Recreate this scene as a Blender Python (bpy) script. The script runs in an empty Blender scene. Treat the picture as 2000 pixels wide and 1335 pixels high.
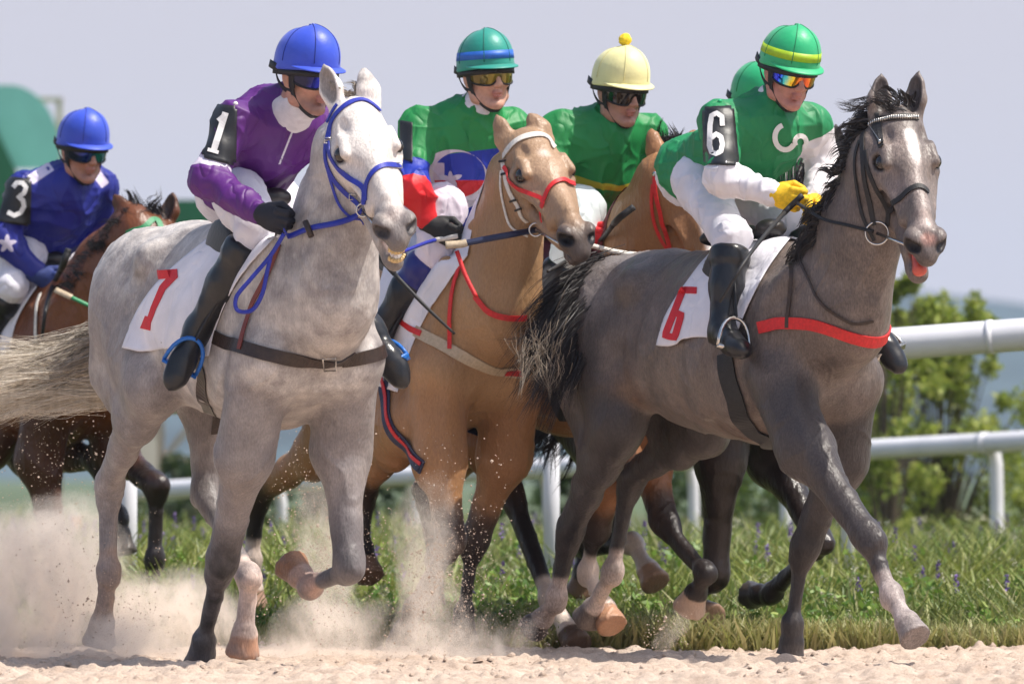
import bpy, math, random
import numpy as np
from mathutils import Vector, Matrix, noise as mnoise
from mathutils.bvhtree import BVHTree
R = math.radians
rng = np.random.default_rng(7)
random.seed(7)
scene = bpy.context.scene
COL = scene.collection

# ---------------------------------------------------------------- camera
FPX, HZ, CAMH = 16500.0, 911.0, 0.70          # focal length in photo pixels, horizon row, lens height
cam = bpy.data.cameras.new('camera'); camo = bpy.data.objects.new('camera', cam); COL.objects.link(camo)
camo.location = (0, 0, CAMH); camo.rotation_euler = (R(90), 0, 0)
cam.sensor_width = 36; cam.lens = FPX / 2000 * 36
cam.shift_y = (HZ - 667.5) / 2000
cam.clip_start = 1; cam.clip_end = 20000
cam.dof.use_dof = True; cam.dof.focus_distance = 29.6; cam.dof.aperture_fstop = 5.6
scene.camera = camo

# ---------------------------------------------------------------- sky, sun, exposure
SUN_EL, SUN_AZ = 62, 104      # elevation; azimuth measured clockwise from +Y (behind the scene) towards +X
w = bpy.data.worlds.new('World'); scene.world = w; w.use_nodes = True
nt = w.node_tree; nt.nodes.clear()
sky = nt.nodes.new('ShaderNodeTexSky'); sky.sky_type = 'NISHITA'; sky.sun_disc = False
sky.sun_elevation = R(SUN_EL); sky.sun_rotation = R(SUN_AZ); sky.dust_density = 3.0; sky.air_density = 1.2
b1 = nt.nodes.new('ShaderNodeBackground'); b1.inputs[1].default_value = 0.15
nt.links.new(sky.outputs[0], b1.inputs[0])
b2 = nt.nodes.new('ShaderNodeBackground'); b2.inputs[0].default_value = (0.665, 0.645, 0.735, 1); b2.inputs[1].default_value = 0.90
tc = nt.nodes.new('ShaderNodeTexCoord'); sx = nt.nodes.new('ShaderNodeSeparateXYZ')
nt.links.new(tc.outputs['Generated'], sx.inputs[0])
mr = nt.nodes.new('ShaderNodeMapRange'); mr.interpolation_type = 'SMOOTHSTEP'
mr.inputs[1].default_value = 0.05; mr.inputs[2].default_value = 0.34
nt.links.new(sx.outputs[2], mr.inputs[0])
mx = nt.nodes.new('ShaderNodeMixShader'); out = nt.nodes.new('ShaderNodeOutputWorld')
nt.links.new(mr.outputs[0], mx.inputs[0]); nt.links.new(b2.outputs[0], mx.inputs[1]); nt.links.new(b1.outputs[0], mx.inputs[2])
nt.links.new(mx.outputs[0], out.inputs[0])
sl = bpy.data.lights.new('sun', 'SUN'); sl.energy = 5.0; sl.angle = R(0.5); sl.color = (1.0, 0.945, 0.86)
so = bpy.data.objects.new('sun', sl); COL.objects.link(so)
sdir = Vector((math.sin(R(SUN_AZ)) * math.cos(R(SUN_EL)), math.cos(R(SUN_AZ)) * math.cos(R(SUN_EL)), math.sin(R(SUN_EL))))
so.rotation_euler = sdir.to_track_quat('Z', 'Y').to_euler()
scene.view_settings.view_transform = 'Standard'; scene.view_settings.look = 'None'
scene.view_settings.exposure = 0.14; scene.view_settings.gamma = 1.0
scene.cycles.max_bounces = 8; scene.cycles.transparent_max_bounces = 8
scene.cycles.volume_step_rate = 3.0; scene.cycles.volume_max_steps = 48; scene.cycles.volume_bounces = 6

# ---------------------------------------------------------------- helpers
def P(px, py, d):
    s = FPX / d
    return Vector(((px - 1000) / s, d, CAMH + (HZ - py) / s))
def A3(v): return np.array([v[0], v[1], v[2]], dtype=np.float64)
def unit(v): v = np.asarray(v, float); return v / np.linalg.norm(v)

def tag(o, label=None, cat=None, group=None, kind=None):
    if label: o['label'] = label
    if cat: o['category'] = cat
    if group: o['group'] = group
    if kind: o['kind'] = kind
    return o
def empty(name, loc, label, cat, group=None):
    o = bpy.data.objects.new(name, None); COL.objects.link(o); o.location = loc; o.empty_display_size = .1
    tag(o, label, cat, group)
    o['_inv'] = 0; del o['_inv']
    return o
def mesh_obj(name, verts, faces, mat, parent=None, smooth=True, mats=None, midx=None):
    me = bpy.data.meshes.new(name)
    verts = np.asarray(verts, dtype=np.float64).reshape(-1, 3)
    off = np.array(parent.location) if parent is not None else np.zeros(3)
    if parent is not None:
        p = parent.parent
        while p is not None: off = off + np.array(p.location); p = p.parent
    V = (verts - off).astype(np.float32)
    if isinstance(faces, np.ndarray):
        nf, k = faces.shape
        me.vertices.add(len(V)); me.vertices.foreach_set('co', V.ravel())
        me.loops.add(nf * k); me.loops.foreach_set('vertex_index', faces.astype(np.int32).ravel())
        me.polygons.add(nf); me.polygons.foreach_set('loop_start', np.arange(0, nf * k, k, dtype=np.int32))
        me.polygons.foreach_set('loop_total', np.full(nf, k, dtype=np.int32))
        me.update(calc_edges=True)
    else:
        me.from_pydata(V.tolist(), [], faces); me.update()
    for m in (mats or [mat]): me.materials.append(m)
    if midx is not None: me.polygons.foreach_set('material_index', np.asarray(midx, dtype=np.int32))
    if smooth: me.polygons.foreach_set('use_smooth', np.ones(len(me.polygons), dtype=bool))
    o = bpy.data.objects.new(name, me); COL.objects.link(o)
    if parent is not None: o.parent = parent
    return o
def attr_color(me, name, cols):
    a = me.attributes.new(name, 'FLOAT_COLOR', 'POINT')
    c = np.ones((len(cols), 4), dtype=np.float32); c[:, :3] = cols
    a.data.foreach_set('color', c.ravel())
def attr_float(me, name, vals):
    a = me.attributes.new(name, 'FLOAT', 'POINT'); a.data.foreach_set('value', np.asarray(vals, dtype=np.float32))

# ---------------------------------------------------------------- materials
def newmat(name):
    m = bpy.data.materials.new(name); m.use_nodes = True
    n = m.node_tree.nodes; b = n.get('Principled BSDF'); return m, m.node_tree, b
def N(nt, t, **kw):
    n = nt.nodes.new(t)
    for k, v in kw.items(): setattr(n, k, v)
    return n
def add_noise(nt, scale, detail=3, rough=.55, vec=None, stretch=None):
    tc = N(nt, 'ShaderNodeTexCoord'); src = tc.outputs['Object']
    if stretch:
        mp = N(nt, 'ShaderNodeMapping'); mp.inputs['Scale'].default_value = stretch
        nt.links.new(src, mp.inputs[0]); src = mp.outputs[0]
    n = N(nt, 'ShaderNodeTexNoise'); n.inputs['Scale'].default_value = scale
    n.inputs['Detail'].default_value = detail; n.inputs['Roughness'].default_value = rough
    nt.links.new(src, n.inputs['Vector']); return n.outputs['Fac']
def ramp(nt, fac, stops):
    r = N(nt, 'ShaderNodeValToRGB'); cr = r.color_ramp
    while len(cr.elements) < len(stops): cr.elements.new(.5)
    for e, (p, c) in zip(cr.elements, stops):
        e.position = p; e.color = (c[0], c[1], c[2], 1) if hasattr(c, '__len__') else (c, c, c, 1)
    nt.links.new(fac, r.inputs[0]); return r.outputs[0]
def mixc(nt, a, b, fac, mode='MIX'):
    m = N(nt, 'ShaderNodeMix', data_type='RGBA', blend_type=mode)
    for sock, v in ((m.inputs[6], a), (m.inputs[7], b)):
        if hasattr(v, 'links') or isinstance(v, bpy.types.NodeSocket): nt.links.new(v, sock)
        else: sock.default_value = (v[0], v[1], v[2], 1)
    if isinstance(fac, bpy.types.NodeSocket): nt.links.new(fac, m.inputs[0])
    else: m.inputs[0].default_value = fac
    return m.outputs[2]
def bump(nt, b, h, strength, dist=.01):
    bp = N(nt, 'ShaderNodeBump'); bp.inputs['Strength'].default_value = strength; bp.inputs['Distance'].default_value = dist
    nt.links.new(h, bp.inputs['Height']); nt.links.new(bp.outputs[0], b.inputs['Normal']); return bp
def simple(name, col, rough=.6, var=.15, scale=30, bumps=0.0, metal=0.0, sheen=0.0, spec=.5, bdist=.004, stretch=None, coat=0.0):
    m, nt, b = newmat(name)
    f = add_noise(nt, scale, stretch=stretch)
    lo = [c * (1 - var) for c in col]; hi = [min(1, c * (1 + var)) for c in col]
    nt.links.new(ramp(nt, f, [(.3, lo), (.7, hi)]), b.inputs['Base Color'])
    b.inputs['Roughness'].default_value = rough; b.inputs['Metallic'].default_value = metal
    b.inputs['Specular IOR Level'].default_value = spec
    b.inputs['Sheen Weight'].default_value = sheen; b.inputs['Coat Weight'].default_value = coat
    if bumps: bump(nt, b, add_noise(nt, scale * 2.2, 4, stretch=stretch), bumps, bdist)
    return m

# ---------------------------------------------------------------- implicit surfaces
def rows(*r): return np.array(r, float)
class Sdf:
    def __init__(s): s.p = []; s.paint = []
    def cone(s, a, b, ra, rb, k=.03, col=None, ax=None, sq=1.0, op='u', part=None):
        s.p.append(dict(t='c', a=A3(a), b=A3(b), ra=ra, rb=rb, k=k, col=col, ax=None if ax is None else unit(ax), sq=sq, op=op)); return s
    def ball(s, a, r, k=.03, col=None, op='u'): return s.cone(a, a, r, r, k, col, op=op)
    def ell(s, c, r, M=None, k=.03, col=None, op='u'):
        s.p.append(dict(t='e', c=A3(c), r=np.array(r, float), M=np.eye(3) if M is None else np.array(M, float), k=k, col=col, op=op)); return s
    def cap(s, a, b, ra, rb, k=.01, col=None, op='u', rd=.006):
        s.p.append(dict(t='h', a=A3(a), b=A3(b), ra=ra, rb=rb, k=k, col=col, op=op, rd=rd)); return s
    @staticmethod
    def ev(q, X):
        if q['t'] == 'e':
            Y = (X - q['c']) @ q['M'].T          # rows of M are the local axes
            r = q['r']; k0 = np.sqrt(((Y / r) ** 2).sum(-1)); k1 = np.sqrt(((Y / (r * r)) ** 2).sum(-1)) + 1e-9
            return k0 * (k0 - 1.0) / k1
        a, b = q['a'], q['b']
        if q['t'] == 'c':
            Z = X - a; ba = b - a
            if q['ax'] is not None and q['sq'] != 1.0:
                ax = q['ax']; f = 1 / q['sq'] - 1
                Z = Z + (Z @ ax)[..., None] * ax * f; ba = ba + (ba @ ax) * ax * f
            L2 = ba @ ba
            t = np.clip((Z @ ba) / L2, 0, 1) if L2 > 1e-12 else np.zeros(Z.shape[:-1])
            V = Z - t[..., None] * ba; l = np.sqrt((V ** 2).sum(-1)) + 1e-9
            d = l - (q['ra'] + (q['rb'] - q['ra']) * t)
            if q['ax'] is not None and q['sq'] != 1.0:
                G = V + (V @ ax)[..., None] * ax * f; d = d * l / (np.sqrt((G ** 2).sum(-1)) + 1e-9)
            return d
        ba = b - a; L = np.linalg.norm(ba); n = ba / L; Z = X - a; t = Z @ n
        rr = np.sqrt(np.maximum((Z ** 2).sum(-1) - t * t, 0)); r = q['ra'] + (q['rb'] - q['ra']) * np.clip(t / L, 0, 1)
        x = rr - r + q['rd']; y = np.abs(t - L / 2) - L / 2 + q['rd']
        return np.minimum(np.maximum(x, y), 0) + np.sqrt(np.maximum(x, 0) ** 2 + np.maximum(y, 0) ** 2) - q['rd']
    def bounds(s, q, m):
        if q['t'] == 'e':
            e = np.sqrt(((q['M'] * q['r'][:, None]) ** 2).sum(0)); return q['c'] - e - m, q['c'] + e + m
        r = max(q['ra'], q['rb']) * max(1, q.get('sq', 1)) + m
        return np.minimum(q['a'], q['b']) - r, np.maximum(q['a'], q['b']) + r
    def build(s, h, fine=()):
        """fine: list of (lo, hi, step) boxes that get a denser grid"""
        los, his = zip(*[s.bounds(q, .02) for q in s.p if q['op'] == 'u'])
        lo = np.min(los, 0) - 2 * h; hi = np.max(his, 0) + 2 * h
        axs = []
        for i in range(3):
            pts = [lo[i]]; x = lo[i]
            while x < hi[i]:
                st = h
                for (a, b, f) in fine:
                    if a[i] <= x <= b[i]: st = min(st, f)
                x += st; pts.append(x)
            axs.append(np.array(pts))
        shp = tuple(len(a) for a in axs); F = np.full(shp, .08, dtype=np.float32)
        for q in s.p:
            l, u = s.bounds(q, q['k'] + 2.5 * h)
            ix = [slice(max(0, np.searchsorted(axs[i], l[i]) - 1), np.searchsorted(axs[i], u[i]) + 1) for i in range(3)]
            if any(sl.stop <= sl.start for sl in ix): continue
            X = np.stack(np.meshgrid(*[axs[i][ix[i]] for i in range(3)], indexing='ij'), -1)
            d = s.ev(q, X).astype(np.float32); G = F[ix[0], ix[1], ix[2]]; k = q['k']
            if q['op'] == 'u':
                hh = np.maximum(k - np.abs(G - d), 0) / k; F[ix[0], ix[1], ix[2]] = np.minimum(G, d) - hh * hh * k * .25
            else:
                d = -d; hh = np.maximum(k - np.abs(G - d), 0) / k; F[ix[0], ix[1], ix[2]] = np.maximum(G, d) + hh * hh * k * .25
        # surface nets
        nx, ny, nz = shp; S = F < 0
        cnt = np.zeros((nx - 1, ny - 1, nz - 1), dtype=np.int8)
        for dx in (0, 1):
            for dy in (0, 1):
                for dz in (0, 1): cnt += S[dx:nx - 1 + dx, dy:ny - 1 + dy, dz:nz - 1 + dz]
        act = (cnt > 0) & (cnt < 8); idx = -np.ones(act.shape, dtype=np.int64); c = np.argwhere(act); idx[act] = np.arange(len(c))
        acc = np.zeros((len(c), 3)); num = np.zeros(len(c))
        cor = [(x, y, z) for x in (0, 1) for y in (0, 1) for z in (0, 1)]
        pos = lambda o: np.stack([axs[i][c[:, i] + o[i]] for i in range(3)], -1)
        val = lambda o: F[c[:, 0] + o[0], c[:, 1] + o[1], c[:, 2] + o[2]].astype(float)
        for o in cor:
            for i in range(3):
                if o[i] == 0:
                    o2 = tuple(o[j] + (1 if j == i else 0) for j in range(3)); v1, v2 = val(o), val(o2)
                    m = (v1 < 0) != (v2 < 0); t = np.where(m, v1 / np.where(m, v1 - v2, 1), 0)
                    p = pos(o) + (pos(o2) - pos(o)) * t[:, None]; acc += p * m[:, None]; num += m
        V = acc / num[:, None]; faces = []
        for i in range(3):
            j, k = (i + 1) % 3, (i + 2) % 3
            sa = [slice(0, n) for n in shp]; sb = list(sa); sa[i] = slice(0, shp[i] - 1); sb[i] = slice(1, shp[i])
            A, B = S[tuple(sa)], S[tuple(sb)]; e = np.argwhere(A != B)
            e = e[(e[:, j] > 0) & (e[:, k] > 0) & (e[:, j] < shp[j] - 1) & (e[:, k] < shp[k] - 1)]
            g = lambda dj, dk: idx[tuple((e - (np.eye(3, dtype=int)[j] * dj + np.eye(3, dtype=int)[k] * dk)).T)]
            q = np.stack([g(1, 1), g(0, 1), g(0, 0), g(1, 0)], -1)
            ins = A[tuple(e.T)]; q[~ins] = q[~ins][:, ::-1]; faces.append(q)
        Fq = np.concatenate(faces); Fq = Fq[(Fq >= 0).all(1)]
        return V, Fq
    def colours(s, V, sig=.012, default=(.5, .5, .5)):
        W = np.zeros(len(V)); C = np.zeros((len(V), 3))
        for q in s.p:
            if q['op'] != 'u' or q['col'] is None: continue
            l, u = s.bounds(q, .06); m = ((V > l) & (V < u)).all(1)
            if not m.any(): continue
            d = s.ev(q, V[m]); wt = np.exp(-np.clip(d, -.05, .08) / sig); W[m] += wt; C[m] += wt[:, None] * np.array(q['col'])
        C = np.where(W[:, None] > 0, C / np.maximum(W, 1e-12)[:, None], np.array(default))
        for (q, col, soft, st) in s.paint:
            d = Sdf.ev(q, V); f = np.clip(.5 - d / soft, 0, 1); f = f * f * (3 - 2 * f) * st
            C = C * (1 - f[:, None]) + np.array(col) * f[:, None]
        return C
    def pball(s, c, r, col, soft=.02, st=1.0): s.paint.append((dict(t='c', a=A3(c), b=A3(c), ra=r, rb=r, ax=None, sq=1), col, soft, st))
    def pcone(s, a, b, ra, rb, col, soft=.02, st=1.0): s.paint.append((dict(t='c', a=A3(a), b=A3(b), ra=ra, rb=rb, ax=None, sq=1), col, soft, st))
def smooth_mesh(V, F, it=1, lam=.5):
    n = len(V)
    for _ in range(it):
        acc = np.zeros((n, 3)); cn = np.zeros(n)
        for a, b in ((0, 1), (1, 2), (2, 3), (3, 0)):
            for x, y in ((a, b), (b, a)):
                for i in range(3): acc[:, i] += np.bincount(F[:, x], V[F[:, y], i], n)
                cn += np.bincount(F[:, x], minlength=n)
        V = V + lam * (acc / np.maximum(cn, 1)[:, None] - V)
    return V
def vnormals(V, F):
    n = np.cross(V[F[:, 2]] - V[F[:, 0]], V[F[:, 3]] - V[F[:, 1]]); out = np.zeros_like(V)
    for c in range(4):
        for i in range(3): out[:, i] += np.bincount(F[:, c], n[:, i], len(V))
    return out / (np.linalg.norm(out, axis=1)[:, None] + 1e-12)
def waves(V, seed, freqs=((9, .5), (19, .3), (37, .2))):
    r = np.random.default_rng(seed); o = np.zeros(len(V))
    for f, a in freqs:
        for _ in range(5):
            d = unit(r.normal(size=3)); d2 = unit(r.normal(size=3))
            o += a * np.sin(V @ d * f * 2 * math.pi * r.uniform(.7, 1.3) + r.uniform(0, 6) + 1.5 * np.sin(V @ d2 * f * 3 + r.uniform(0, 6))) / 3
    return o
def bvh_of(V, F): return BVHTree.FromPolygons([tuple(v) for v in V], F.tolist() if hasattr(F, "tolist") else [tuple(f) for f in F])
CAMP = Vector((0, 0, CAMH))
def cast(bvh, px, py):
    d = (P(px, py, 30) - CAMP).normalized(); h = bvh.ray_cast(CAMP, d)
    return (h[0], h[1]) if h[0] is not None else None
# ---------------------------------------------------------------- horses
class Frame:
    """heading frame: u forward (towards +x and the camera), w to the animal's left, z up"""
    def __init__(s, px, d, theta, S=1.0, dz=0.0):
        s.x0 = (px - 1000) * d / FPX; s.d = d; s.c = math.cos(R(theta)); s.s = math.sin(R(theta)); s.S = S; s.dz = dz
        s.F = np.array([s.c, -s.s, 0]); s.L = np.array([s.s, s.c, 0])
    def loc(s, u, w, z):
        u, w, z = u * s.S, w * s.S, z * s.S
        return np.array([s.x0 + u * s.c + w * s.s, s.d - u * s.s + w * s.c, z + s.dz])
    def px(s, x, y, w):
        w = w * s.S; d = s.d
        for _ in range(8):
            X = (x - 1000) * d / FPX; u = (X - s.x0 - w * s.s) / s.c; d = s.d - u * s.s + w * s.c
        return A3(P(x, y, d))
def head_axes(f_img, length, lat_img, s):
    """f_img: poll to muzzle on the photo, lat_img: right eye to left eye on the photo"""
    fx, fz = f_img[0] / s / length, -f_img[1] / s / length
    fy = -math.sqrt(max(.02, 1 - fx * fx - fz * fz)); f = unit([fx, fy, fz])
    lx, lz = lat_img[0] / s, -lat_img[1] / s
    ly = -(f[0] * lx + f[2] * lz) / f[1]; l = unit([lx, ly, lz])
    return np.array([f, l, np.cross(f, l)])

def trunk(b, H, c1, c2):
    L = H.loc; M = np.array([H.F, H.L, [0, 0, 1]]); S = H.S
    def e(c, r, k=.05, col=c1, pitch=0):
        MM = M
        if pitch:
            cp, sp = math.cos(R(pitch)), math.sin(R(pitch)); f = M[0] * cp + M[2] * sp; MM = np.array([f, M[1], np.cross(f, M[1])])
        b.ell(L(*c), np.array(r) * S, MM, k * S, col)
    def cn(a, c, ra, rb, k=.05, col=c1, sq=1.0): b.cone(L(*a), L(*c), ra * S, rb * S, k * S, col, H.L, sq)
    e((-.32, 0, 1.14), (.60, .265, .315), .08, c1, 2)
    e((.06, 0, 1.14), (.30, .20, .31), .10)
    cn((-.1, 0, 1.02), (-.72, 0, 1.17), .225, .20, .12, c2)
    cn((.0, 0, 1.40), (-.28, 0, 1.385), .085, .09, .10)
    cn((-.25, 0, 1.33), (-.72, 0, 1.35), .125, .125, .10)
    e((-.86, 0, 1.27), (.32, .235, .215), .08)
    for q in (-1, 1):
        e((.20, q * .10, 1.05), (.13, .115, .18), .035)                  # breast muscles
        e((.09, q * .165, 1.12), (.17, .07, .26), .04, c1, -28)          # shoulder blade
        b.ball(L(.225, q * .165, 1.00), .085 * S, .04, c1)               # point of shoulder
        e((-.04, q * .185, .99), (.13, .07, .13), .04)                   # triceps
        e((-.16, q * .205, 1.06), (.10, .06, .20), .04, c1, -20); e((.17, q * .17, 1.24), (.055, .05, .20), .035, c1, -35)
        b.ball(L(-.70, q * .19, 1.36), .055 * S, .07, c1)                # hip bone
        e((-.98, q * .115, 1.22), (.25, .145, .24), .06); e((-1.02, q * .175, 1.08), (.10, .075, .22), .03, c1, 10); e((-.80, q * .175, 1.12), (.14, .08, .20), .035, c1, -20)                 # rump
        cn((-1.15, q * .10, 1.25), (-1.08, q * .125, 1.0), .11, .12, .06)
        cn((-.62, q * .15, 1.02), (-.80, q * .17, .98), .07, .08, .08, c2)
    cn((-1.14, 0, 1.38), (-1.25, 0, 1.33), .06, .04, .04)

def hoof(b, fet, hf, col, fwd, pc, S=1.0):
    fet, hf = A3(fet), A3(hf); ax = unit(hf - fet)
    cor = hf - ax * .072 * S
    b.cone(fet, cor, .026 * S, .034 * S, .012, pc); b.cone(cor - ax * .008, cor + ax * .002, .044 * S, .045 * S, .008, pc)
    b.cap(cor, hf, .041 * S, .060 * S, .003, col, rd=.007)
    b.pcone(fet - ax * .03, cor, .075, .06, pc, .03, .95); b.paint.append((dict(t='h', a=cor - ax * .002, b=hf + ax * .02, ra=.052 * S, rb=.072 * S, rd=.004), col, .008, 1))
    return cor
def fore(b, H, elbow, knee, fet, hf, w, cu, cl, cf, ch, cp=None):
    """pixel joints; w lateral offset; cu upper colour, cl knee/cannon, cf fetlock/pastern, ch hoof"""
    S = H.S; q = 1 if w[0] > 0 else -1
    E, K, T, G = [H.px(p[0], p[1], ww) for p, ww in zip((elbow, knee, fet, hf), w)]
    sh = H.loc(.19, q * .16, 1.02)
    b.cone(sh, E, .10 * S, .10 * S, .05, cu)
    m5 = E + (K - E) * .58; b.cone(E, m5, .090 * S, .050 * S, .05, cu, H.L, .88); b.cone(m5, K, .050 * S, .041 * S, .03, cu)
    mid = E + (K - E) * .18; b.cone(mid + H.F * .022, mid + (K - E) * .24 + H.F * .012, .060 * S, .044 * S, .03, cu)
    kb = K + (E - K) * .08
    b.cone(kb, K + (T - K) * .12, .053 * S, .045 * S, .015, cl)
    b.ball(K + H.F * .020 * S, .043 * S, .02, cl); b.ball(K - H.F * .034 * S + (E - K) * .06, .026 * S, .02, cl)
    mu = K + (E - K) * .30; b.cone(mu, kb, .043 * S, .045 * S, .03, tuple(.5 * (np.array(cu) + np.array(cl))))
    cx = unit(T - K); back = unit(-H.F - cx * (-H.F @ cx))
    b.cone(K, T, .028 * S, .024 * S, .02, cl)
    b.cone(K + (T - K) * .15 + back * .026, T + back * .022, .018 * S, .016 * S, .010, cp or cl)
    b.cone(T - cx * .015, T + cx * .01, .042 * S, .040 * S, .018, cf); b.ball(T + back * .028 * S, .024 * S, .015, cf)
    b.pcone(K + (E - K) * .22, T, .085, .06, cl, .09, .92)
    hoof(b, T, G, ch, None, cf, S); return E, K, T, G
def hind(b, H, stifle, hock, fet, hf, w, cu, cl, cf, ch):
    S = H.S; q = 1 if w[0] > 0 else -1
    E, K, T, G = [H.px(p[0], p[1], ww) for p, ww in zip((stifle, hock, fet, hf), w)]
    hip = H.loc(-.95, q * .15, 1.16)
    b.cone(hip, E, .180 * S, .110 * S, .08, cu, H.L, .75)
    g0 = H.loc(-1.10, q * .13, 1.0); 
    b.cone(g0, E + (K - E) * .3 - H.F * .04 * S, .115 * S, .075 * S, .07, cu, H.L, .8)
    b.cone(E, E + (K - E) * .62, .108 * S, .056 * S, .05, cu, H.L, .80); b.cone(E + (K - E) * .62, K, .056 * S, .044 * S, .03, cu, H.L, .85)
    m = E + (K - E) * .30; b.ell(m, (.070 * S, .055 * S, .10 * S), np.array([H.F, H.L, [0, 0, 1]]), .04, cu)
    ax = unit(K - E); cx = unit(T - K); bk = unit(ax * .6 - cx * .6 - H.F * .3)
    hp = K + bk * .040 * S
    b.cone(hp, E + (K - E) * .5 - H.F * .03 * S, .022 * S, .045 * S, .03, cu)
    b.cone(K - ax * .02, K + cx * .05, .052 * S, .042 * S, .02, tuple(.5 * (np.array(cu) + np.array(cl)))); b.ball(hp, .030 * S, .02, cl)
    back = unit(-H.F - cx * (-H.F @ cx))
    b.cone(K, T, .034 * S, .027 * S, .02, cl)
    b.cone(K + back * .034, T + back * .022, .021 * S, .017 * S, .012, cl)
    b.cone(T - cx * .015, T + cx * .01, .044 * S, .042 * S, .018, cf); b.ball(T + back * .028 * S, .025 * S, .015, cf)
    b.pcone(K + (E - K) * .10, T, .075, .06, cl, .09, .9)
    hoof(b, T, G, ch, None, cf, S); return E, K, T, G

def horse_head(b, O, M, S, c, mz, mouth=0.0, ears=None, earc=(.05, .04, .04), tongue=None, eyes=None):
    LW = 1.14; T = lambda x, y, z: O + (np.array([x, y * LW, z]) * S) @ M
    e = lambda p, r, k=.03, col=c, op='u': b.ell(T(*p), np.array(r) * S * np.array([1, LW, 1]), M, k * S, col, op)
    cn = lambda a, d, ra, rb, k=.03, col=c, op='u', sq=1.0: b.cone(T(*a), T(*d), ra * S, rb * S, k * S, col, M[1], sq, op)
    e((.07, 0, -.035), (.12, .078, .085)); e((.17, 0, -.005), (.12, .078, .048))
    cn((.18, 0, -.03), (.50, 0, -.045), .060, .040, .03, c)
    cn((.17, 0, -.015), (.44, 0, -.012), .034, .026, .02, c)
    for q in (-1, 1):
        cn((.150, q * .066, .014), (.230, q * .076, .006), .021, .017, .014)      # brow ridge
        e((.125, q * .060, .030), (.035, .018, .018), .02, None, 's'); cn((.185, q * .083, -.042), (.235, q * .082, -.036), .013, .010, .010)
        cn((.17, q * .060, -.055), (.40, q * .032, -.085), .050, .034, .03)
        cn((.24, q * .078, -.052), (.38, q * .054, -.060), .013, .008, .008); e((.33, q * .068, -.095), (.09, .018, .022), .02, None, 's')      # cheek crest
        e((.13, q * .056, -.135), (.120, .028, .098), .02)                        # jowl
        cn((.16, q * .036, -.175), (.47, q * .016, -.140 - mouth * .25), .038, .024, .025)
        e((.535, q * .040, -.048), (.044, .026, .038), .010, mz)
    if mouth: 
        lj = -.150 - mouth * .45
        e((.515, 0, -.068), (.080, .055, .050), .02, mz); b.ball(T(.578, 0, -.082), .036 * S, .015, mz)
        cn((.34, 0, -.140 - mouth * .05), (.52, 0, lj), .046, .036, .03, mz); b.ball(T(.545, 0, lj + .004), .034 * S, .015, mz); b.ball(T(.505, 0, lj - .014), .030 * S, .015, mz)
        e((.560, 0, .5 * (lj - .118) + .008), (.085, .036, .018 + mouth * .04), .01, None, 's')
        b.paint.append((dict(t='e', c=T(.54, 0, .5 * (lj - .118) + .008), r=np.array([.075, .040, .024]) * S, M=M), (.28, .10, .08), .02, .9))
    else:
        e((.52, 0, -.078), (.078, .054, .058), .02, mz); b.ball(T(.585, 0, -.092), .036 * S, .015, mz)
        b.ball(T(.550, 0, -.142), .031 * S, .012, mz); b.ball(T(.515, 0, -.155), .028 * S, .015, mz)
        e((.575, 0, -.121), (.075, .08, .004), .008, mz, 's')
    for q in (-1, 1):
        e((.566, q * .054, -.046), (.034, .030, .021), .008, None, 's')
        e((.205, q * .092, -.016), (.028, .018, .020), .012, None, 's')
        b.paint.append((dict(t='e', c=T(.208, q * .080, -.018), r=np.array([.036, .034, .027]) * S, M=M), tuple(np.array(c) * .16), .014, .95))
        b.paint.append((dict(t='e', c=T(.562, q * .048, -.046), r=np.array([.038, .034, .026]) * S, M=M), (.010, .007, .008), .007, 1))
    E = []
    for (base, tip, sc, fr), q in zip(ears, (-1, 1)):
        base, tip = A3(base), A3(tip); ax = tip - base; mid = base + ax * .42
        side = unit(np.cross(ax, M[0])); front = unit(np.array(fr, float)); front = unit(front - unit(ax) * (front @ unit(ax)))
        side = np.cross(unit(ax), front)
        b.cone(base, mid, .030 * S, .043 * S, .015, c, front, .6); b.cone(mid, base + ax * .75, .043 * S, .028 * S, .01, c, front, .6)
        b.cone(base + ax * .72, tip, .028 * S, .005 * S, .01, earc, front, .8)
        Mx = np.array([unit(ax), side, front])
        if not sc: continue
        b.ell(base + ax * .50 + front * .026 * S, (np.linalg.norm(ax) * .42, .029 * S, .028 * S), Mx, .006, None, 's')
        b.paint.append((dict(t='e', c=base + ax * .5 + front * .014 * S, r=np.array([np.linalg.norm(ax) * .40, .028 * S, .024 * S]), M=Mx), tuple(np.array(earc) * 1.2 + .02), .012, .9))
    return T

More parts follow.
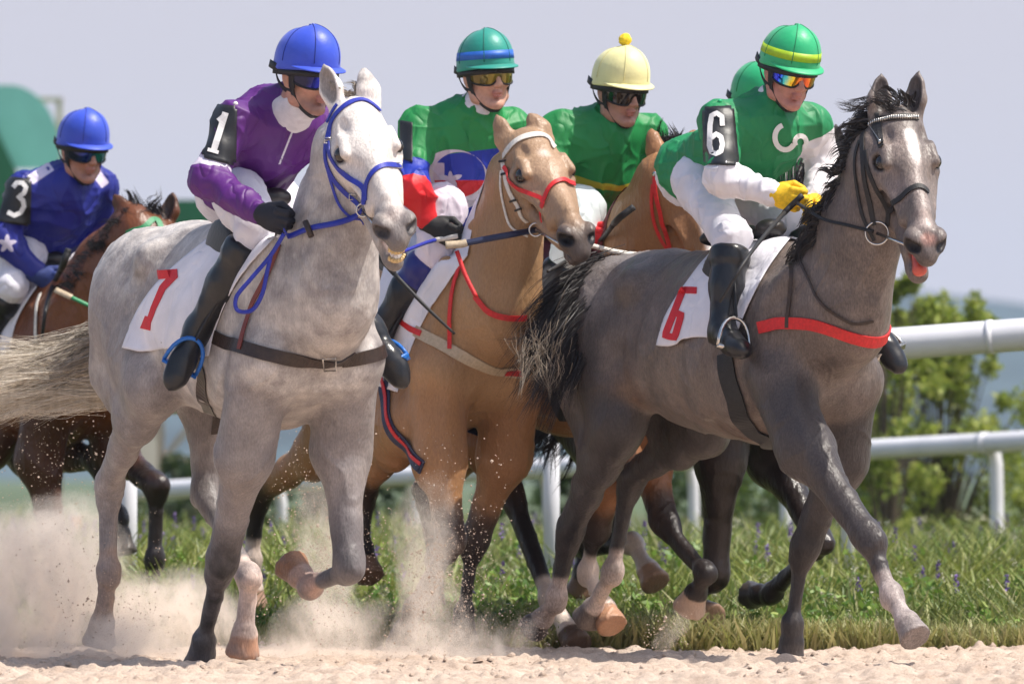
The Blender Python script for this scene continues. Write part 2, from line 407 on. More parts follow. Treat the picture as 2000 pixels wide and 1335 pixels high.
def coat_mat(name, dap=0.0, dapc=(.25, .24, .25), rough=.42, grain=.12):
    m, nt, b = newmat(name)
    a = N(nt, 'ShaderNodeAttribute', attribute_name='Col'); col = a.outputs['Color']
    hb = add_noise(nt, 2.1, 2); col = mixc(nt, col, ramp(nt, hb, [(.35, (.86, .80, .76)), (.65, (1.12, 1.08, 1.05))]), 1.0, 'MULTIPLY')
    sx_ = N(nt, 'ShaderNodeSeparateColor'); nt.links.new(a.outputs['Color'], sx_.inputs[0]); mk = N(nt, 'ShaderNodeMapRange'); nt.links.new(sx_.outputs[0], mk.inputs[0])
    for k_, v_ in zip((1, 2, 3, 4), (.60, .74, 1, .12)): mk.inputs[k_].default_value = v_
    def mm(x):
        q = N(nt, 'ShaderNodeMath', operation='MULTIPLY'); nt.links.new(x, q.inputs[0]); nt.links.new(mk.outputs[0], q.inputs[1]); return q.outputs[0]
    if dap:
        f = add_noise(nt, 9, 5, .62); col = mixc(nt, col, dapc, mm(ramp(nt, f, [(.45, 0), (.72, dap)])))
        v = N(nt, 'ShaderNodeTexVoronoi', feature='SMOOTH_F1'); tcn = N(nt, 'ShaderNodeTexCoord'); nt.links.new(tcn.outputs['Object'], v.inputs[0]); v.inputs['Scale'].default_value = 22
        col = mixc(nt, col, dapc, mm(ramp(nt, v.outputs['Distance'], [(.25, 0), (.75, dap * .55)])))
    g = add_noise(nt, 190, 3, .7, stretch=(1.0, 1.0, .30)); lo = ramp(nt, g, [(.3, 1 - grain * 1.6), (.7, 1 + grain)])
    col = mixc(nt, col, lo, 1.0, 'MULTIPLY')
    g2 = add_noise(nt, 3.3, 4, .55); col = mixc(nt, col, ramp(nt, g2, [(.3, .82), (.7, 1.12)]), 1.0, 'MULTIPLY')
    nt.links.new(col, b.inputs['Base Color']); b.inputs['Roughness'].default_value = rough
    b.inputs['Specular IOR Level'].default_value = .38; b.inputs['Sheen Weight'].default_value = .04; b.inputs['Sheen Roughness'].default_value = .4
    h1 = add_noise(nt, 9, 4, .6, stretch=(1.3, 1.3, .6)); bp = bump(nt, b, h1, .75, .022)
    h2 = add_noise(nt, 260, 2, .6, stretch=(1, 1, .25)); bp2 = N(nt, 'ShaderNodeBump'); bp2.inputs['Strength'].default_value = .25; bp2.inputs['Distance'].default_value = .002
    nt.links.new(h2, bp2.inputs['Height']); nt.links.new(bp2.outputs[0], bp.inputs['Normal'])
    return m
eye_mat = simple('horse_eye', (.012, .007, .005), .06, .2, 20, spec=.8)
tooth_mat = simple('horse_teeth', (.62, .45, .22), .35, .25, 120)
tongue_mat = simple('horse_tongue', (.50, .085, .06), .35, .2, 40)
gum_mat = simple('mouth_lining', (.35, .12, .10), .45, .3, 60)

def uvsphere(name, c, r, mat, parent, M=None, seg=16, ring=10):
    V = []; F = []; M = np.eye(3) if M is None else M; r = np.array(r) * np.ones(3)
    for i in range(ring + 1):
        th = math.pi * i / ring
        for j in range(seg):
            ph = 2 * math.pi * j / seg; V.append(A3(c) + (np.array([math.sin(th) * math.cos(ph), math.sin(th) * math.sin(ph), math.cos(th)]) * r) @ M)
    for i in range(ring):
        for j in range(seg): F.append((i * seg + j, (i + 1) * seg + j, (i + 1) * seg + (j + 1) % seg, i * seg + (j + 1) % seg))
    return mesh_obj(name, V, F, mat, parent)
def tube(pts, r, seg=8, closed=False):
    pts = [A3(p) for p in pts]; n = len(pts); V = []; F = []; rr = r if hasattr(r, '__len__') else [r] * n
    up = None
    for i, p in enumerate(pts):
        t = unit(pts[(i + 1) % n if closed else min(i + 1, n - 1)] - pts[(i - 1) % n if closed else max(i - 1, 0)] + 1e-9)
        if up is None: up = unit(np.cross(t, [.3, .2, 1]) if abs(t[2]) < .95 else np.cross(t, [1, 0, 0]))
        up = unit(up - t * (up @ t)); sd = np.cross(t, up)
        for j in range(seg):
            a = 2 * math.pi * j / seg; V.append(p + (up * math.cos(a) + sd * math.sin(a)) * rr[i])
    for i in range(n if closed else n - 1):
        for j in range(seg):
            k = (i + 1) % n; F.append((i * seg + j, i * seg + (j + 1) % seg, k * seg + (j + 1) % seg, k * seg + j))
    if not closed: F.append(tuple(range(seg))[::-1]); F.append(tuple((n - 1) * seg + j for j in range(seg)))
    return V, F
def join(parts):
    V = []; F = []
    for v, f in parts:
        o = len(V); V += [A3(x) for x in v]; F += [tuple(i + o for i in q) for q in f]
    return V, F
def catmull(pts, n=8):
    pts = [A3(p) for p in pts]; out = []; P_ = [2 * pts[0] - pts[1]] + pts + [2 * pts[-1] - pts[-2]]
    for i in range(1, len(P_) - 2):
        a, b, c, d = P_[i - 1:i + 3]
        for k in range(n):
            t = k / n; out.append(.5 * ((2 * b) + (c - a) * t + (2 * a - 5 * b + 4 * c - d) * t * t + (3 * b - a - 3 * c + d) * t ** 3))
    out.append(P_[-2]); return out
def ribbon(pts, nrm, width, th=.004):
    """flat strap with thickness"""
    n = len(pts); V = []; F = []; wd = width if hasattr(width, '__len__') else [width] * n
    for i in range(n):
        t = unit(pts[min(i + 1, n - 1)] - pts[max(i - 1, 0)] + 1e-9); nn = unit(nrm[i] - t * (nrm[i] @ t) + 1e-9); s = np.cross(t, nn) * wd[i] / 2
        V += [pts[i] - s, pts[i] + s, pts[i] + s + nn * th, pts[i] - s + nn * th]
    for i in range(n - 1):
        for j in range(4): F.append((i * 4 + j, i * 4 + (j + 1) % 4, (i + 1) * 4 + (j + 1) % 4, (i + 1) * 4 + j))
    F.append((0, 1, 2, 3)[::-1]); F.append(tuple((n - 1) * 4 + j for j in range(4))); return V, F
def strap_on(bvh, pts, width, off=.003, th=.004, n=10, snap=True):
    """pts: pixel pairs cast onto the surface, or 3D points snapped to it"""
    P3 = []; lastd = None
    for p in pts:
        if len(p) == 2:
            h = cast(bvh, *p)
            if h is None:
                q = P(p[0], p[1], lastd or 29.5); h = bvh.find_nearest(q)[:2]
            lastd = h[0].y; P3.append(A3(h[0]))
        else: P3.append(A3(bvh.find_nearest(Vector(p))[0]) if snap else A3(p))
    cs = catmull(P3, n); q = []; nr = []
    for c in cs:
        h = bvh.find_nearest(Vector(c)); nn = A3(h[1]); q.append(A3(h[0]) + nn * off); nr.append(nn)
    q = np.array(q); nr = np.array(nr)
    for _ in range(3): q[1:-1] = .5 * q[1:-1] + .25 * (q[2:] + q[:-2]); nr[1:-1] = .5 * nr[1:-1] + .25 * (nr[2:] + nr[:-2])
    return ribbon(list(q), list(nr), width, th)
def free_strap(pts, width, th=.005, nrm=(0, -1, .3), n=8):
    c = catmull(pts, n); return ribbon(c, [unit(nrm)] * len(c), width, th)

def patch(bvh, corners, nu, nv, off, name, mat, parent, th=.004, depth=None, fold=0.0, seed=0, edge=None, mask=None):
    """sheet laid over a surface: corners = pixel quad (TL,TR,BR,BL); returns mapping used for lettering"""
    g = np.zeros((nv + 1, nu + 1, 3)); ok = np.zeros((nv + 1, nu + 1), bool); nn = np.zeros_like(g)
    TL, TR, BR, BL = [np.array(c, float) for c in corners]
    for j in range(nv + 1):
        for i in range(nu + 1):
            u, v = i / nu, j / nv; p = (TL * (1 - u) + TR * u) * (1 - v) + (BL * (1 - u) + BR * u) * v
            if edge: p = p + np.array(edge(u, v))
            h = cast(bvh, *p)
            if h: g[j, i] = A3(h[0]); nn[j, i] = A3(h[1]); ok[j, i] = True
    for _ in range(60):                      # fill missed samples from their neighbours
        if ok.all(): break
        new = ok.copy()
        for j, i in np.argwhere(~ok):
            s = [(j + a, i + b) for a, b in ((0, 1), (1, 0), (0, -1), (-1, 0)) if 0 <= j + a <= nv and 0 <= i + b <= nu and ok[j + a, i + b]]
            if s:
                pu, pv = i / nu, j / nv; p = (TL * (1 - pu) + TR * pu) * (1 - pv) + (BL * (1 - pu) + BR * pu) * pv
                d = np.mean([g[t][1] for t in s]); hh = bvh.find_nearest(P(p[0], p[1], d)); g[j, i] = A3(hh[0]); nn[j, i] = A3(hh[1]); new[j, i] = True
        ok = new
    for _ in range(4):
        y = g[..., 1]; n2 = nn.copy()
        n2[1:-1, 1:-1] = (nn[1:-1, 1:-1] * 2 + nn[2:, 1:-1] + nn[:-2, 1:-1] + nn[1:-1, 2:] + nn[1:-1, :-2]); nn = n2 / np.linalg.norm(n2, axis=-1)[..., None]
        g2 = g.copy(); g2[1:-1, 1:-1] = .5 * g[1:-1, 1:-1] + .125 * (g[2:, 1:-1] + g[:-2, 1:-1] + g[1:-1, 2:] + g[1:-1, :-2]); g = g2
    rr = np.random.default_rng(seed); W = np.zeros((nv + 1, nu + 1))
    if fold:
        U, Vv = np.meshgrid(np.linspace(0, 1, nu + 1), np.linspace(0, 1, nv + 1))
        for _ in range(6): W += np.sin(U * rr.uniform(8, 26) + Vv * rr.uniform(-9, 9) + rr.uniform(0, 6)) / 3
        W *= fold * (.25 + .75 * Vv)
    g = g + nn * (off + W)[..., None]
    def surf(u, v, o=0.0):
        x = np.clip(u, 0, 1) * nu; y = np.clip(v, 0, 1) * nv; i = int(min(x, nu - 1)); j = int(min(y, nv - 1)); a, b = x - i, y - j
        f = lambda A: (A[j, i] * (1 - a) + A[j, i + 1] * a) * (1 - b) + (A[j + 1, i] * (1 - a) + A[j + 1, i + 1] * a) * b
        return f(g) + unit(f(nn)) * o
    V = np.concatenate([g.reshape(-1, 3), (g - nn * th).reshape(-1, 3)]); F = []; n1 = (nu + 1) * (nv + 1)
    keep = lambda i, j: mask is None or mask((i + .5) / nu, (j + .5) / nv)
    for j in range(nv):
        for i in range(nu):
            if not keep(i, j): continue
            a = j * (nu + 1) + i; q = (a, a + nu + 1, a + nu + 2, a + 1); F.append(q); F.append(tuple(x + n1 for x in q[::-1]))
    from collections import Counter
    ed = Counter()
    for q in F[::2]:
        for k in range(4): ed[(q[k], q[(k + 1) % 4])] += 1
    for (a, b_) in list(ed):
        if (b_, a) not in ed: F.append((b_, a, a + n1, b_ + n1))
    if mask is not None:
        us = sorted({i for q in F for i in q}); mp_ = {a: k for k, a in enumerate(us)}; V = V[us]; F = [tuple(mp_[i] for i in q) for q in F]
    o = mesh_obj(name, V, F, mat, parent) if name else None
    return o, surf
def glyph(surf, strokes, box, off, name, mat, parent, th=.12, slant=0.0, closed_=False):
    """strokes: polylines (with stroke width th) in 0..1 glyph space; box=(u0,v0,u1,v1) on the patch"""
    u0, v0, u1, v1 = box; parts = []
    for st in strokes:
        wd = th
        if isinstance(st, tuple): st, wd = st
        pts = np.array(st, float); seg = []
        for a, b_ in zip(pts[:-1], pts[1:]):
            n = max(1, int(np.linalg.norm(b_ - a) / .06)); seg += [a + (b_ - a) * k / n for k in range(n)]
        seg.append(pts[-1]); seg = np.array(seg); V = []
        for i, p in enumerate(seg):
            t = unit(seg[min(i + 1, len(seg) - 1)] - seg[max(i - 1, 0)]); asp = abs((v1 - v0) / (u1 - u0)) if False else 1
            nrm = np.array([-t[1], t[0]]); w_ = wd[0] + (wd[1] - wd[0]) * i / (len(seg) - 1) if hasattr(wd, '__len__') else wd
            for o_ in (1, -1):
                for lay in (off, off - .003):
                    q = p + nrm * o_ * w_ / 2; x = q[0] + slant * (.5 - q[1]); V.append(surf(u0 + (u1 - u0) * x, v0 + (v1 - v0) * q[1], lay))
        F = []
        for i in range(len(seg) - 1):
            a = i * 4; b2 = a + 4
            F += [(a, a + 2, b2 + 2, b2), (a + 1, b2 + 1, b2 + 3, a + 3), (a, b2, b2 + 1, a + 1), (a + 2, a + 3, b2 + 3, b2 + 2)]
        F += [(0, 1, 3, 2), tuple((len(seg) - 1) * 4 + k for k in (0, 2, 3, 1))]
        parts.append((V, F))
    V, F = join(parts); return mesh_obj(name, V, F, mat, parent, smooth=False)

def hair(name, roots, n, length, dirf, mat, parent, width=.004, seg=7, spread=.02, gravity=.25, wav=.02, seed=1, lenvar=.35, curl=0.0, col2=None, mats=None, dirvar=.12):
    """roots: list of (point, direction-hint). tapered ribbons"""
    r = np.random.default_rng(seed); V = []; F = []; nr = len(roots); per = 18; k_ = max(5, n // per)
    for c_ in range(k_):
        x = r.uniform(0, nr - 1.001) if nr > 1 else 0; i = int(x); f = x - i; tt = x / max(nr - 1, 1)
        root = A3(roots[i]) * (1 - f) + A3(roots[min(i + 1, nr - 1)]) * f + r.normal(size=3) * spread
        d = A3(dirf(tt)); L = np.linalg.norm(d) * length * (1 + r.uniform(-lenvar, lenvar)); d = unit(d + r.normal(size=3) * dirvar); ph = r.uniform(0, 6, 3); cw = r.normal(size=3) * wav
        path = [root]; st = L / seg
        for k in range(seg):
            t = (k + .5) / seg; dd = unit(d + np.array([0, 0, -gravity * t * 2]) + curl * np.array([math.sin(t * 5 + ph[0]), .3 * math.sin(t * 4 + ph[2]), math.cos(t * 5 + ph[1])]) * t); path.append(path[-1] + dd * st)
        path = np.array([p + cw * math.sin(k / seg * 4 + ph[0]) * k / seg for k, p in enumerate(path)]); tight = r.uniform(.35, .9)
        for s_ in range(per):
            o_ = r.normal(size=3) * spread * .8; le = r.uniform(.75, 1.12); fz = r.normal(size=3) * length * .035; fp = r.uniform(0, 6); wd0 = width * r.uniform(.5, 1.3); base = len(V)
            side = unit(np.cross(d, [r.normal() * .5, -1, r.normal() * .5]))
            for k in range(seg + 1):
                t = k / seg; u = min(t * le, 1.0) * seg; a = int(min(u, seg - 1)); g = u - a; c = path[a] * (1 - g) + path[a + 1] * g
                if t * le > 1: c = c + (path[-1] - path[-2]) * (t * le - 1) * seg
                c = c + o_ * (1 - tight * min(1, t * 1.4)) + fz * t * math.sin(t * 6 + fp); wd = wd0 * (1 - t ** 2 * .9) * .5; V += [c - side * wd, c + side * wd]
            for k in range(seg): a = base + 2 * k; F.append((a, a + 1, a + 3, a + 2))
    return mesh_obj(name, np.array(V), np.array(F), mat, parent)
def lat_squeeze(): pass
def make_horse(key, label, H, coat, mat, headspec, neck, fores, hinds, mane=None, tail=None, paint=None, step=.010, fstep=.0055):
    """neck: list of (px,py,w,r,squash) from withers side to poll"""
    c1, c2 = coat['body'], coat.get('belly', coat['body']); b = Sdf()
    trunk(b, H, c1, c2)
    base = H.loc(.03, 0, 1.22)
    pts = [(base, .26, .66)] + [(H.px(x, y, w_), r * H.S, sq) for (x, y, w_, r, sq) in neck]
    for (a, ra, s1), (c, rb, s2) in zip(pts[:-1], pts[1:]): b.cone(a, c, ra, rb, .08, c1, H.L, .5 * (s1 + s2))
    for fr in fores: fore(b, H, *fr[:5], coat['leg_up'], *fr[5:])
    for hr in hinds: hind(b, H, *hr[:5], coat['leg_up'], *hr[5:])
    hs = headspec; O = A3(P(*hs['poll'], hs['d'])); s = FPX / hs['d']
    M = head_axes(hs['f'], hs['len'], hs['lat'], s); S = hs['len'] / .60
    b.cone(pts[-1][0], O + np.array([.06, 0, -.10]) * S @ M, pts[-1][1], .085 * S, .05, c1, M[1], .72)
    b.cone(pts[-1][0], O + np.array([.13, 0, -.14]) * S @ M, pts[-1][1] * .8, .07 * S, .06, c1, M[1], .6)
    ears = []
    for (bx, by, tx, ty, sc, fr) in hs['ears']:
        ears.append((P(bx, by, hs['d']), P(tx, ty, hs['d'] + .02), sc, fr))
    T = horse_head(b, O, M, S, coat.get('head', c1), coat['muzzle'], hs.get('mouth', 0), ears, coat.get('ear', coat['muzzle']))
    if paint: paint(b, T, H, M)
    c = np.array([T(.3, .3, .25), T(.3, -.3, -.3), T(.65, 0, 0), T(-.05, 0, 0), T(.3, 0, -.3)])
    V, F = b.build(step, [(c.min(0) - .02, c.max(0) + .02, fstep)])
    V = smooth_mesh(V, F, 2, .5)
    n_ = vnormals(V, F); wv = waves(V * np.array([1, 1, .55]), 11 + len(label), ((2.2, .8), (5, .5))); vv = waves(V, 40 + len(label), ((1.6, .9), (4.2, .5)))
    hm = np.clip(np.linalg.norm(V - T(.3, 0, -.05), axis=1) / .45, .15, 1)
    V = V + n_ * (hm * (.0045 * (1 - 2 * np.abs(np.clip(wv, -1, 1))) + .0035 * np.clip(1 - np.abs(vv) * 9, 0, 1)))[:, None]; C = b.colours(V, .012, c1)
    root = empty('racehorse', tuple(H.loc(-.3, 0, 0)), label, 'horse', 'horses racing on the track')
    body = mesh_obj('body', V, F, mat, root); attr_color(body.data, 'Col', C)
    for q in (-1, 1): uvsphere('eye', T(.208, q * .0775, -.017), .0285 * S, eye_mat, root)
    if hs.get('teeth'):
        ts = []
        for z, dz in ((-.116, -.016), (-.172, .016)):
            for i in range(7):
                a = R(-60 + 20 * i); ts.append(tube([T(.548 + .034 * math.cos(a), .024 * math.sin(a), z), T(.554 + .036 * math.cos(a), .025 * math.sin(a), z + dz)], [.0062, .0058], 7))
            ts.append(tube([T(.546 + .034 * math.cos(R(-60 + 20 * i)), .024 * math.sin(R(-60 + 20 * i)), z) for i in range(7)], .007, 7))
        mesh_obj('teeth', *join(ts), tooth_mat, root)
    if hs.get('tongue'):
        tb = Sdf(); tb.cone(T(.46, 0, -.145), T(.565, -.006, -.162), .020, .024, .01, (1, 1, 1)); tb.cone(T(.565, -.006, -.162), T(.566, -.010, -.166), .023, .019, .012, (1, 1, 1)); v_, f_ = tb.build(.005); mesh_obj('tongue', v_, f_, tongue_mat, root)
    print(key, len(V), 'verts')
    return dict(H=H, root=root, body=body, bvh=bvh_of(V, F), T=T, M=M, S=S, V=V, F=F)

W_ = (.60, .585, .57)
# --- white-grey horse, number 7 on the cloth
HA = Frame(556, 29.25, 65, 1.04, .02)
G1, G2, GD = (.56, .54, .525), (.50, .46, .42), (.045, .042, .043)
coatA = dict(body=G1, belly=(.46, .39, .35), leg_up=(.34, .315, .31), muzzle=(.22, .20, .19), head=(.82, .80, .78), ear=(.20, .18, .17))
def paintA(b, T, H, M):
    b.pball(T(.33, 0, .03), .10, (.74, .72, .70), .12); b.pball(T(.52, .0, .0), .03, (.55, .42, .38), .05, .6)
    b.pball(H.loc(-.95, 0, 1.5), .22, (.66, .62, .58), .25, .8)  # sunlit highlight on the rump top, painted into the coat colour
    b.pcone(H.px(672, 960, .12), H.px(690, 1110, .12), .035, .05, (.07, .065, .07), .06, .9)
HAd = 28.75
matA = coat_mat('grey_coat', .85, (.20, .175, .175), .5, .16)
A = make_horse('A', 'pale dapple grey horse with bared teeth, blue bridle and red 7 on its white cloth', HA, coatA, matA,
    dict(poll=(688, 205), d=HAd, f=(97, 245), len=.62, lat=(112, -20), mouth=.14, teeth=1,
         ears=[(658, 210, 632, 124, 1, (-.5, -1, 0)), (728, 205, 708, 134, 0, (.6, -1, 0))]),
    [(640, 560, 0, .215, .62), (655, 430, 0, .175, .60), (672, 310, 0, .135, .60)],
    [((478, 890), (432, 1105), (398, 1258), (384, 1312), (-.17, -.16, -.15, -.15), GD, (.07, .062, .06), (.14, .11, .09)),
     ((665, 880), (684, 1112), (606, 1146), (566, 1098), (.17, .15, .12, .10), (.085, .08, .085), (.52, .36, .30), (.34, .18, .10))],
    [((296, 752), (212, 950), (212, 1122), (192, 1256), (-.22, -.15, -.15, -.15), (.38, .35, .34), (.42, .33, .28), (.24, .15, .10)),
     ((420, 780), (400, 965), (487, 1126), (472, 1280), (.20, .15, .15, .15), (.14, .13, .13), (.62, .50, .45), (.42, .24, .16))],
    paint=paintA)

# --- buckskin horse in the middle
HB = Frame(884, 31.65, 62, 1.035, .02)
B1 = (.40, .245, .125)
coatB = dict(body=B1, belly=(.38, .20, .09), leg_up=(.37, .20, .095), muzzle=(.10, .082, .078), head=(.40, .27, .17), ear=(.16, .09, .06))
def paintB(b, T, H, M):
    b.pball(T(.17, 0, .055), .022, (.75, .66, .58), .03, .9); b.pball(T(.3, 0, .03), .10, (.50, .35, .24), .1, .6)
matB = coat_mat('buckskin_coat', 0, rough=.45)
BL = (.018, .013, .012)
Bh = make_horse('B', 'buckskin horse with white browband and red noseband running between the grey and the dark horse', HB, coatB, matB,
    dict(poll=(1027, 264), d=31.15, f=(114, 200), len=.61, lat=(105, -14),
         ears=[(1000, 305, 970, 226, 0, (-.5, -1, .2)), (1068, 272, 1036, 226, 0, (.3, -1, .3))]),
    [(965, 590, 0, .205, .62), (985, 470, 0, .165, .62), (1010, 360, 0, .130, .62)],
    [((858, 900), (882, 1062), (806, 1190), (782, 1262), (-.17, -.16, -.15, -.15), (.05, .04, .04), BL, (.06, .05, .05)),
     ((985, 890), (925, 1062), (906, 1200), (904, 1262), (.17, .12, .10, .10), (.05, .04, .04), BL, (.09, .06, .04))],
    [((800, 826), (712, 950), (706, 1080), (722, 1130), (-.20, -.15, -.14, -.14), BL, BL, (.2, .12, .08)),
     ((660, 856), (508, 960), (490, 1098), (494, 1190), (.20, .15, .14, .14), BL, (.62, .52, .46), (.4, .25, .18))],
    paint=paintB)

# --- chestnut-dun horse behind, red bridle
HC = Frame(1150, 32.0, 60, 1.02, .02)
coatC = dict(body=(.34, .17, .072), belly=(.34, .17, .07), leg_up=(.26, .115, .045), muzzle=(.25, .17, .12), head=(.34, .175, .08), ear=(.2, .1, .05))
matC = coat_mat('dun_coat', 0, rough=.45)
def paintC(b, T, H, M): b.pcone(T(.16, 0, .06), T(.5, 0, .0), .022, .03, (.75, .70, .68), .02, 1)
Ch = make_horse('C', 'golden dun horse with red bridle, its face half hidden behind the leg of rider 6', HC, coatC, matC,
    dict(poll=(1316, 305), d=31.6, f=(92, 225), len=.60, lat=(100, -5),
         ears=[(1288, 322, 1272, 252, 0, (-.6, -1, 0)), (1350, 312, 1356, 256, 1, (.4, -1, 0))]),
    [(1215, 560, 0, .20, .62), (1255, 460, 0, .165, .62), (1292, 375, 0, .13, .62)],
    [((1200, 900), (1160, 1040), (1150, 1120), (1197, 1222), (-.17, -.14, -.13, -.13), BL, (.62, .52, .45), (.42, .24, .15)),
     ((1262, 905), (1300, 1025), (1378, 1118), (1345, 1190), (.17, .14, .14, .14), BL, BL, (.40, .30, .24))],
    [((955, 860), (1000, 965), (1076, 1172), (1128, 1262), (-.20, -.15, -.15, -.15), BL, (.62, .54, .48), (.12, .08, .06)),
     ((900, 870), (830, 960), (850, 1100), (840, 1180), (.2, .15, .14, .14), BL, BL, (.1, .07, .05))],
    paint=paintC)

# --- bay horse at the left
HD = Frame(122, 34.7, 56, 1.0, .0)
coatD = dict(body=(.175, .060, .022), belly=(.12, .042, .017), leg_up=(.075, .028, .014), muzzle=(.04, .02, .015), head=(.15, .055, .024), ear=(.03, .015, .01))
matD = coat_mat('bay_coat', 0, rough=.38)
D = make_horse('D', 'dark bay horse with green bridle at the left, head lowered behind the grey rump', HD, coatD, matD,
    dict(poll=(300, 432), d=34.2, f=(60, 215), len=.60, lat=(88, -4),
         ears=[(262, 440, 222, 378, 0, (-.4, -1, 0)), (326, 440, 338, 374, 1, (-.6, -1, 0))]),
    [(170, 630, 0, .23, .62), (215, 545, 0, .19, .62), (262, 470, 0, .14, .62)],
    [((75, 900), (112, 1085), (70, 1130), (40, 1180), (-.17, -.14, -.13, -.13), BL, BL, (.05, .04, .03)),
     ((225, 885), (306, 948), (303, 1095), (286, 1190), (.17, .15, .15, .15), BL, BL, (.05, .04, .03))],
    [((-20, 860), (-90, 980), (-80, 1120), (-85, 1200), (-.2, -.15, -.15, -.15), BL, BL, (.05, .04, .03)),
     ((60, 880), (190, 900), (232, 1010), (240, 1080), (.12, .12, .12, .12), BL, BL, (.05, .04, .03))])

# --- black horse, almost hidden
HF = Frame(1440, 32.3, 58, 1.0, .0)
K1 = (.022, .016, .015)
coatF = dict(body=K1, belly=K1, leg_up=K1, muzzle=(.03, .025, .025), head=K1, ear=(.02, .015, .015))
matF = coat_mat('black_coat', 0, rough=.34)
Fh = make_horse('F', 'black horse almost hidden behind the dark grey horse, one ear showing past its mane', HF, coatF, matF,
    dict(poll=(1618, 330), d=31.8, f=(60, 225), len=.60, lat=(90, -4),
         ears=[(1594, 330, 1588, 268, 1, (0, -1, 0)), (1640, 322, 1632, 240, 1, (.8, -1, 0))]),
    [(1520, 560, 0, .20, .62), (1560, 460, 0, .16, .62), (1596, 390, 0, .12, .62)],
    [((1408, 900), (1398, 1128), (1352, 1176), (1392, 1206), (-.17, -.15, -.15, -.17), K1, (.05, .04, .04), (.24, .15, .1)),
     ((1510, 900), (1606, 1062), (1505, 1160), (1462, 1160), (.17, .15, .15, .15), K1, K1, (.06, .05, .045))],
    [((1240, 900), (1150, 1068), (1236, 1062), (1282, 1140), (-.2, -.15, -.15, -.15), K1, (.60, .52, .46), (.42, .27, .18)),
     ((1200, 900), (1135, 1040), (1140, 1120), (1130, 1160), (.15, .15, .15, .15), K1, K1, (.2, .12, .08))])

# --- dark grey horse, number 6
HE = Frame(1531, 30.25, 58, 1.0, .0)
E1 = (.200, .164, .146)
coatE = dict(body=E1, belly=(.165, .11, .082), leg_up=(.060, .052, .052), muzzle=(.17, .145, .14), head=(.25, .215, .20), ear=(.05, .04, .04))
def paintE(b, T, H, M):
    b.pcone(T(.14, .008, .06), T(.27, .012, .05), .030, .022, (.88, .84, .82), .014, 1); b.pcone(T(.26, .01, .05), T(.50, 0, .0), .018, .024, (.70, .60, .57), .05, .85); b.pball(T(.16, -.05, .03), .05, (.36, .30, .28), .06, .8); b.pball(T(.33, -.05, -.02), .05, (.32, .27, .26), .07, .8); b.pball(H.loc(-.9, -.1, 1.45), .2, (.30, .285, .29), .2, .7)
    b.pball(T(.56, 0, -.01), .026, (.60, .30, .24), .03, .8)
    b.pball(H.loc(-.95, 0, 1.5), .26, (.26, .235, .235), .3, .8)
    b.pcone(H.px(1725, 1140, .15), H.px(1775, 1205, .15), .025, .03, (.6, .52, .5), .03, .8)
matE = coat_mat('steel_grey_coat', .6, (.075, .062, .058), .46, .26)
DG = (.022, .019, .020)
E = make_horse('E', 'dark steel grey horse with open mouth, red breast strap and red 6 on its cloth', HE, coatE, matE,
    dict(poll=(1752, 222), d=29.75, f=(58, 262), len=.62, lat=(104, -4), mouth=.13, tongue=1,
         ears=[(1712, 232, 1722, 141, 1, (.5, -1, 0)), (1786, 232, 1794, 140, 1, (-.7, -1, 0))]),
    [(1640, 600, 0, .215, .62), (1680, 450, 0, .175, .62), (1715, 330, 0, .135, .62)],
    [((1575, 880), (1700, 1055), (1742, 1165), (1790, 1245), (-.17, -.15, -.15, -.15), (.05, .044, .046), (.46, .40, .385), (.30, .26, .25)),
     ((1640, 900), (1568, 1075), (1548, 1225), (1542, 1296), (.17, .12, .10, .10), DG, DG, (.05, .042, .04))],
    [((1205, 830), (1112, 1040), (1088, 1172), (1040, 1228), (-.2, -.15, -.14, -.14), DG, (.55, .45, .40), (.07, .05, .045)),
     ((1372, 835), (1232, 935), (1196, 1120), (1142, 1212), (.17, .15, .14, .14), (.045, .04, .04), (.62, .52, .47), (.20, .16, .14))],
    paint=paintE)
